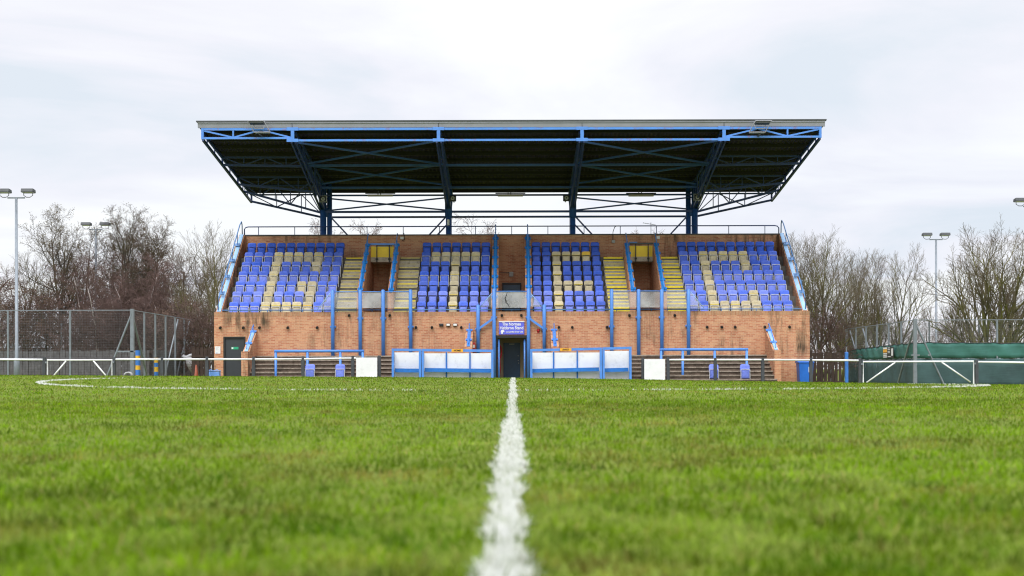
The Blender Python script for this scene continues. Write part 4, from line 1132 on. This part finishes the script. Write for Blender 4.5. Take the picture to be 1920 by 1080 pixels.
# timber-fence side, from the picture edge towards the stand
plant('birch1', -8, 418, 84, 'drooping birch cut by the picture edge behind the tall lamp mast', wide=1.15)
plant('ash2', 25, 452, 90, 'thin bare tree just behind the tall lamp mast')
plant('scrub_leaf', 62, 520, 82, 'rusty leaved low tree in front of the alders', wide=1.3)
plant('alder1', 108, 418, 88, 'olive tinged alder, lower neighbour of the tallest alder', wide=.9)
plant('alder2', 146, 382, 89, 'tallest alder, rising between the two lamp masts', wide=.92)
plant('alder1', 215, 402, 94, 'slim alder close behind the farther lamp mast', wide=.75, rz=2.2)
plant('alder2', 248, 386, 90, 'broad dark alder right beside the farther lamp mast', wide=1.0, rz=4.0)
plant('alder1', 300, 418, 93, 'alder with a ragged windswept top, midway to the stand', wide=.9, rz=5.0)
plant('birch2', 196, 505, 80, 'pale stemmed birch in front of the broad dark alder', wide=1.25)
plant('birch1', 238, 478, 83, 'reddish birch with a white stem above the court corner post', wide=1.3, rz=1.0)
plant('birch2', 282, 492, 81, 'reddish birch leaning over the receding court fence', wide=1.35, rz=2.5)
plant('birch1', 330, 462, 85, 'purple twigged birch behind the end of the court fence', wide=1.3, rz=3.3)
plant('alder2', 276, 396, 95, 'alder filling the gap between the broad dark alder and the windswept one', wide=.95, rz=.7)
plant('birch2', 172, 480, 87, 'reddish birch between the tallest alder and the farther lamp mast', wide=1.2, rz=4.2)
plant('birch1', 262, 470, 88, 'reddish birch rising behind the receding mesh of the court fence', wide=1.3, rz=5.1)
plant('birch2', 312, 474, 87, 'red brown birch crowding the purple twigged one', wide=1.3, rz=.3)
plant('ash1', 352, 428, 88, 'bare greyish tree between the purple birch and the stand', wide=1.0)
plant('ash2', 408, 402, 84, 'tall bare pale twigged tree touching the end of the stand', wide=.95, rz=1.7)
plant('ash3', 382, 520, 80, 'dense mossy thicket tree beside the brick end wall', wide=1.3)
plant('scrub', 150, 560, 79, 'low twiggy thicket behind the mesh fence, alder side', wide=1.1, name='bare_shrub', cat='shrub')
plant('scrub', 250, 548, 80, 'low purple thicket behind the braced corner post', wide=1.6, rz=1.1, name='bare_shrub', cat='shrub')
plant('scrub_leaf', 322, 556, 78, 'low brown thicket behind the receding court fence', wide=1.6, rz=2.1, name='bare_shrub', cat='shrub')
plant('scrub', 385, 560, 76, 'low olive thicket against the stand end wall', wide=1.5, rz=3.1, name='bare_shrub', cat='shrub')
plant('scrub', 30, 575, 86, 'low twiggy thicket behind the tall lamp mast', wide=1.1, rz=4.1, name='bare_shrub', cat='shrub')
# seen over the back wall
plant('birch2', 566, 398, 90, 'birch top showing over the back wall by the outer column above the G block', wide=.8)
plant('birch1', 662, 412, 96, 'faint birch tip showing over the back wall above the G side aisle', wide=.7)
plant('birch2', 955, 392, 90, 'birch top showing over the back wall above the central void', wide=.95, rz=2.0)
plant('birch1', 1210, 418, 96, 'faint birch tip showing over the back wall above the C side aisle', wide=.6, rz=2.6)
# windbreak side
plant('ash1', 1492, 428, 84, 'slender bare tree rising behind the stand handrail', wide=.9, rz=.4)
plant('ash3', 1533, 428, 80, 'bare mossy tree with a band of dark dead leaves', wide=1.0, rz=2.4)
plant('ash2', 1572, 446, 83, 'bare mossy tree beside the one with dead leaves', wide=1.0, rz=3.0)
plant('ash3', 1606, 462, 86, 'dark dense tree above the end of the windbreak', wide=.9, rz=4.4)
plant('ash1', 1634, 462, 88, 'small upright tree behind the windbreak end', wide=.8, rz=2.9)
plant('ash2', 1668, 456, 84, 'fan shaped bare tree standing alone between thicket and lamp mast', wide=.95, rz=5.2)
plant('ash1', 1738, 565, 96, 'thin sapling beside the lamp mast', wide=.6, rz=1.9)
plant('ash1', 1800, 560, 92, 'low bare tree just past the lamp mast', wide=1.0, rz=.9)
plant('spread', 1864, 412, 80, 'big spreading bare tree with yellow mossy limbs', wide=.92, rz=.6)
plant('ash2', 1930, 555, 84, 'bare tree at the picture edge behind the spreading tree', wide=1.2, rz=2.2)
for k, (px, pt, Y, v, lb) in enumerate(((1545, 560, 78, 'scrub', 'low twiggy thicket behind the dark timber gate'), (1600, 580, 90, 'scrub_leaf', 'low brown thicket behind the end of the windbreak'), (1690, 590, 92, 'scrub', 'low twiggy thicket behind the windbreak corner post'), (1780, 585, 94, 'scrub', 'low twiggy thicket below the lamp mast'), (1850, 590, 96, 'scrub', 'low twiggy thicket under the spreading tree'))):
    plant(v, px, pt, Y, lb, wide=1.6, rz=k * 1.3, name='bare_shrub', cat='shrub')

# =================================================================== GROUND, GRASS, LINES
def ground_mat():
    g = N('turf'); pos = g.n('ShaderNodeNewGeometry').outputs['Position']
    a = g.noise(pos, .35, 6, .65); b = g.noise(pos, 9, 6, .7)
    col = g.mix(g.ramp(a, [(.35, 0.), (.65, 1.)]), (.085, .125, .010), (.13, .165, .018))
    col = g.mix(g.ramp(b, [(.4, .0), (.7, .5)]), col, (.05, .06, .012))
    g.l(col, g.p.inputs['Base Color']); g.p.inputs['Roughness'].default_value = .95; g.p.inputs['Specular IOR Level'].default_value = .1
    return g.m
ys = np.concatenate([np.array([-400, -200, -100, -50, -25]), np.arange(-12, 70, 1.0), np.array([72, 76, 82, 90, 100, 115, 140, 200, 400, 900, 3000])])
xh = np.concatenate([np.arange(0, 32, 2.0), np.array([34, 40, 55, 80, 150, 400, 900, 3000])]); xs = np.concatenate([-xh[:0:-1], xh])
XX, YY = np.meshgrid(xs, ys); ZZ = gz(XX, YY)
gm = MB(); gm.v = list(zip(XX.ravel().tolist(), YY.ravel().tolist(), ZZ.ravel().tolist())); nx = len(xs)
gm.f = [(j * nx + i, j * nx + i + 1, (j + 1) * nx + i + 1, (j + 1) * nx + i) for j in range(len(ys) - 1) for i in range(nx - 1)]
struct(gm.build('ground', ground_mat(), None, True))

rng = np.random.default_rng(12)
_lat = rng.random((256, 256))
def vnoise(x, y, s):
    x = x / s + 97.3; y = y / s + 41.7
    i = np.floor(x).astype(int); j = np.floor(y).astype(int); u = x - i; v = y - j; u = u * u * (3 - 2 * u); v = v * v * (3 - 2 * v)
    L = lambda a, b: _lat[a % 256, b % 256]
    return (L(i, j) * (1 - u) + L(i + 1, j) * u) * (1 - v) + (L(i, j + 1) * (1 - u) + L(i + 1, j + 1) * u) * v
def fbm(x, y, s): return (vnoise(x, y, s) + .5 * vnoise(x, y, s / 2.1) + .25 * vnoise(x, y, s / 4.3)) / 1.75
CYC, CXC, RAD, LW = 26.2, .02, 9.15, .098
def linex(y): return -.013 + .0013 * y
def line_mask(x, y):
    """0 grass, 1 halfway line, 2 centre circle"""
    jag = (vnoise(x, y, .045) - .5) * .035 + (vnoise(x, y, .2) - .5) * .03
    side = (vnoise(x * 0 + np.sign(x - linex(y)) * 7, y, .8) - .55) * .035
    h = np.abs(x - linex(y)) < LW / 2 - .007 + jag + side
    r = np.hypot(x - CXC, y - CYC)
    c = (np.abs(r - RAD + .05) < LW / 2 + jag)
    return h, c
def blades(x, y, width, height, col, name, mat, lean=.55):
    n = len(x); z = gz(x, y) - .004
    az = rng.random(n) * 6.283; face = rng.random(n) * 6.283; le = np.clip(rng.normal(lean, .42, n), 0, 1.5)
    dx, dy, dz = np.cos(az) * np.sin(le), np.sin(az) * np.sin(le), np.cos(le)
    wx, wy = np.cos(face) * width / 2, np.sin(face) * width / 2
    V = np.empty((n, 5, 3), np.float32)
    mx_, my_, mz_ = x + dx * height * .45, y + dy * height * .45, z + (dz * .55 + .1) * height
    V[:, 0] = np.stack([x - wx, y - wy, z], 1); V[:, 1] = np.stack([x + wx, y + wy, z], 1)
    V[:, 2] = np.stack([mx_ + wx * .8, my_ + wy * .8, mz_], 1); V[:, 3] = np.stack([mx_ - wx * .8, my_ - wy * .8, mz_], 1)
    V[:, 4] = np.stack([x + dx * height, y + dy * height, z + dz * height], 1)
    me = bpy.data.meshes.new(name); me.vertices.add(n * 5); me.vertices.foreach_set('co', V.ravel())
    b = (np.arange(n) * 5)[:, None]
    loops = (b + np.array([[0, 1, 2, 3, 3, 2, 4]])).ravel().astype(np.int32)
    me.loops.add(n * 7); me.loops.foreach_set('vertex_index', loops)
    me.polygons.add(n * 2)
    me.polygons.foreach_set('loop_start', (np.arange(n)[:, None] * 7 + np.array([[0, 4]])).ravel().astype(np.int32))
    me.polygons.foreach_set('loop_total', np.tile(np.array([4, 3], np.int32), n))
    at = me.attributes.new('tint', 'FLOAT_COLOR', 'POINT')
    c4 = np.ones((n, 5, 4), np.float32); c4[:, :, :3] = col[:, None, :]
    at.data.foreach_set('color', c4.ravel()); me.update(calc_edges=True); me.validate()
    me.materials.append(mat)
    o = bpy.data.objects.new(name, me); COL.objects.link(o); return o
def blade_mat(name, rough, spec, trans):
    g = N(name); at = g.n('ShaderNodeAttribute', attribute_name='tint')
    g.l(at.outputs['Color'], g.p.inputs['Base Color']); g.p.inputs['Roughness'].default_value = rough; g.p.inputs['Specular IOR Level'].default_value = spec
    tr = g.n('ShaderNodeBsdfTranslucent'); g.l(at.outputs['Color'], tr.inputs[0]); mx_ = g.n('ShaderNodeMixShader'); mx_.inputs[0].default_value = trans
    g.l(g.p.outputs[0], mx_.inputs[1]); g.l(tr.outputs[0], mx_.inputs[2]); g.l(mx_.outputs[0], g.t.nodes['Material Output'].inputs[0])
    return g.m
BM = blade_mat('grass_blades', .7, .05, .35); WM = blade_mat('painted_blades', .8, .1, .4)
def scatter(n, y0, y1, p, pad):
    """rows denser near the camera (density ~ y**-p)"""
    u = rng.random(n); e = 1 - p
    y = (y0 ** e + u * (y1 ** e - y0 ** e)) ** (1 / e)
    return (rng.random(n) * 2 - 1) * (.41 * y + pad), y
parts = [scatter(250000, 1.0, 12, .75, 1.6), scatter(230000, 8, 50, .85, 2)]
gx_ = np.concatenate([p[0] for p in parts]); gy_ = np.concatenate([p[1] for p in parts])
h, c = line_mask(gx_, gy_)
wear_h = vnoise(gx_, gy_, .11); keep_h = rng.random(len(gx_)) < .93 - .28 * (wear_h > .72)
wear_c = fbm(gx_, gy_, 1.1); strength = np.clip(.38 + 1.5 * (wear_c - .5) + .35 * (np.abs(gx_) > 6.5), .03, .95) * np.clip((29 - gy_) / 5, 0, 1); keep_c = rng.random(len(gx_)) < strength
on_h = h & keep_h; on_c = c & keep_c & ~h
g_ = ~(on_h | on_c)
def grass_cols(x, y):
    n = len(x)
    a = fbm(x, y, 1.6); b = fbm(x + 31, y * .8, .35); d = vnoise(x, y, .09)
    base = np.array([.104, .176, .004]); dry = np.array([.205, .165, .040]); deep = np.array([.040, .112, .002]); lime = np.array([.150, .265, .004]); pale = np.array([.21, .28, .045])
    t = np.clip((a - .5) * 3.2 + .5 + rng.normal(0, .18, n), 0, 1)[:, None]
    col = base * (1 - t) + lime * t
    t = np.clip((b - .54) * 4.5 + rng.normal(0, .2, n), 0, 1)[:, None] * .75; col = col * (1 - t) + dry * t
    t = np.clip((.46 - d) * 3 + rng.normal(0, .15, n), 0, 1)[:, None] * .7; col = col * (1 - t) + deep * t
    t = np.clip((vnoise(x + 5, y + 9, .13) - .62) * 4 + rng.normal(0, .2, n), 0, 1)[:, None] * .7; col = col * (1 - t) + pale * t
    t = (rng.random(n) < .06)[:, None] * .8; col = col * (1 - t) + np.array([.24, .20, .07]) * t
    cl = .30 + .70 * vnoise(x + 3, y + 1, .085) + .45 * vnoise(x + 13, y + 21, .27)
    return np.clip(col * (cl * rng.uniform(.75, 1.3, n))[:, None], 0, 1)
def dims(y, n, hs=1.):
    w = np.maximum(.0042, y * .00050) * rng.uniform(.7, 1.3, n)
    return w, (.026 + .010 * vnoise(y * 0 + rng.random(n) * 50, y, .5)) * rng.uniform(.55, 1.35, n) * hs
x, y = gx_[g_], gy_[g_]; w, hh = dims(y, len(x)); hh *= .55 + .9 * fbm(x, y, .3)
gr = blades(x, y, w, hh, grass_cols(x, y), 'grass', BM, .95); struct(gr, 'stuff')
def paint_cols(x, y, lo, hi):
    n = len(x); t = (lo + (hi - lo) * np.clip(1.5 * (.6 * vnoise(x, y, .05) + .4 * vnoise(x, y, .018)) + rng.normal(0, .06, n), 0, 1))[:, None]; col = np.array([.70, .70, .685]) * t + np.array([.20, .26, .10]) * (1 - t); return col
# extra painted blades along the lines
ny = 30000; yy = scatter(ny, 1.0, 44, 1.1, 0)[1]; xx = linex(yy) + (rng.random(ny) * 2 - 1) * (LW / 2 + .035)
hm, _ = line_mask(xx, yy); k = hm & (rng.random(ny) < .96 - .3 * (vnoise(xx, yy, .11) > .72)); xx, yy = xx[k], yy[k]
x = np.concatenate([gx_[on_h], xx]); y = np.concatenate([gy_[on_h], yy]); w, hh = dims(y, len(x), .95); w *= 1.0
hl = blades(x, y, w, hh, paint_cols(x, y, .55, 1.0), 'halfway_line', WM, .95); struct(hl)
nc = 26000; th = rng.random(nc) * 6.2832; rr = RAD - .05 + (rng.random(nc) * 2 - 1) * (LW / 2)
xx, yy = CXC + rr * np.cos(th), CYC + rr * np.sin(th); k = (rng.random(nc) < np.clip(.22 + 1.3 * (fbm(xx, yy, 1.1) - .5) + .45 * (np.abs(xx) > 6.5), .01, .95) * np.clip((29 - yy) / 5, 0, 1)) & (np.abs(xx - linex(yy)) > .08)
x = np.concatenate([gx_[on_c], xx[k]]); y = np.concatenate([gy_[on_c], yy[k]]); w, hh = dims(y, len(x), 1.0)
cc = blades(x, y, w, hh, paint_cols(x, y, .55, 1.0), 'centre_circle', WM, .7); struct(cc)

# =================================================================== SKY, LIGHT, CAMERA
SUN_EL, SUN_AZ = R(48), R(200)      # soft sun behind the cloud, behind and left of the camera
world = bpy.data.worlds.new('World'); SC.world = world; world.use_nodes = True
nt = world.node_tree; bg = nt.nodes['Background']; bg.inputs['Strength'].default_value = .1
def wn(t, **k):
    o = nt.nodes.new(t)
    for a, b in k.items():
        if a in o.bl_rna.properties: setattr(o, a, b)
        else: o.inputs[a].default_value = b
    return o
sky = wn('ShaderNodeTexSky', sky_type='NISHITA', sun_disc=False, sun_elevation=SUN_EL, sun_rotation=SUN_AZ)
tc = wn('ShaderNodeTexCoord'); sep = wn('ShaderNodeSeparateXYZ'); nt.links.new(tc.outputs['Generated'], sep.inputs[0])
zc = wn('ShaderNodeMath', operation='MAXIMUM'); nt.links.new(sep.outputs[2], zc.inputs[0]); zc.inputs[1].default_value = 0.0
za = wn('ShaderNodeMath', operation='ADD'); nt.links.new(zc.outputs[0], za.inputs[0]); za.inputs[1].default_value = .10
dx = wn('ShaderNodeMath', operation='DIVIDE'); nt.links.new(sep.outputs[0], dx.inputs[0]); nt.links.new(za.outputs[0], dx.inputs[1])
dy = wn('ShaderNodeMath', operation='DIVIDE'); nt.links.new(sep.outputs[1], dy.inputs[0]); nt.links.new(za.outputs[0], dy.inputs[1])
cb = wn('ShaderNodeCombineXYZ'); nt.links.new(dx.outputs[0], cb.inputs[0]); nt.links.new(dy.outputs[0], cb.inputs[1])
mp = wn('ShaderNodeMapping'); mp.inputs['Scale'].default_value = (.55, .62, 1); mp.inputs['Location'].default_value = (SKYX, SKYY, 0) if 'SKYX' in globals() else (3.1, 1.2, 0); nt.links.new(cb.outputs[0], mp.inputs[0])
n1 = wn('ShaderNodeTexNoise', Scale=1.15, Detail=8, Roughness=.52, Distortion=.5); nt.links.new(mp.outputs[0], n1.inputs['Vector'])
n2 = wn('ShaderNodeTexNoise', Scale=.33, Detail=3, Roughness=.5); nt.links.new(mp.outputs[0], n2.inputs['Vector'])
r1 = wn('ShaderNodeValToRGB'); nt.links.new(n1.outputs[0], r1.inputs[0])
e = r1.color_ramp.elements; e[0].position = .37; e[0].color = (.735, .79, .855, 1); e[1].position = .58; e[1].color = (.98, .985, .985, 1)
e.new(.46).color = (.865, .865, .92, 1)
r2 = wn('ShaderNodeValToRGB'); nt.links.new(n2.outputs[0], r2.inputs[0]); e = r2.color_ramp.elements
e[0].position = .35; e[0].color = (.93, .95, .98, 1); e[1].position = .6; e[1].color = (1.02, 1.02, 1.02, 1)
mul = wn('ShaderNodeMix', data_type='RGBA', blend_type='MULTIPLY'); mul.inputs[0].default_value = 1
nt.links.new(r1.outputs[0], mul.inputs[6]); nt.links.new(r2.outputs[0], mul.inputs[7])
# an overcast sky is about three times brighter overhead than at the horizon
gr_ = wn('ShaderNodeMapRange'); nt.links.new(sep.outputs[2], gr_.inputs[0]); gr_.inputs[1].default_value = .27; gr_.inputs[2].default_value = .8; gr_.inputs[3].default_value = 9.8; gr_.inputs[4].default_value = ZENITH if 'ZENITH' in globals() else 34.0
vm = wn('ShaderNodeVectorMath', operation='SCALE'); nt.links.new(mul.outputs[2], vm.inputs[0]); nt.links.new(gr_.outputs[0], vm.inputs['Scale'])
fin = wn('ShaderNodeMix', data_type='RGBA'); fin.inputs[0].default_value = .94; nt.links.new(sky.outputs[0], fin.inputs[6]); nt.links.new(vm.outputs[0], fin.inputs[7])
nt.links.new(fin.outputs[2], bg.inputs['Color'])
sl_ = bpy.data.lights.new('sun', 'SUN'); sl_.energy = 1.5; sl_.angle = R(25); sl_.color = (1, .965, .91)
so = bpy.data.objects.new('sun', sl_); COL.objects.link(so)
dv = Vector((math.sin(SUN_AZ) * math.cos(SUN_EL), math.cos(SUN_AZ) * math.cos(SUN_EL), math.sin(SUN_EL)))
so.rotation_euler = dv.to_track_quat('Z', 'Y').to_euler(); so.location = dv * 60

cd = bpy.data.cameras.new('camera'); cam = bpy.data.objects.new('camera', cd); COL.objects.link(cam); SC.camera = cam
cd.sensor_width = 36; cd.lens = F / 1920 * 36; cd.shift_y = (YH - 540) / 1920; cd.clip_start = .05; cd.clip_end = 6000
cam.location = (0, 0, CAMH); cam.rotation_euler = (R(90), 0, 0)
cam.rotation_mode = 'QUATERNION'
from mathutils import Quaternion
cam.rotation_quaternion = Quaternion((1, 0, 0), R(90)) @ Quaternion((0, 0, 1), -ROLL)
cd.dof.use_dof = True; cd.dof.focus_distance = 58; cd.dof.aperture_fstop = 3.4; cd.dof.aperture_blades = 9
SC.view_settings.view_transform = 'Standard'; SC.view_settings.look = 'None'; SC.view_settings.gamma = 1; SC.view_settings.exposure = .16
SC.render.engine = 'CYCLES'; SC.cycles.use_denoising = True; SC.cycles.denoiser = 'OPENIMAGEDENOISE'; SC.cycles.denoising_prefilter = 'ACCURATE'; SC.cycles.denoising_input_passes = 'RGB_ALBEDO_NORMAL'; SC.cycles.filter_width = 1.15; SC.cycles.sample_clamp_indirect = 6; SC.cycles.max_bounces = 6; SC.cycles.transparent_max_bounces = 12
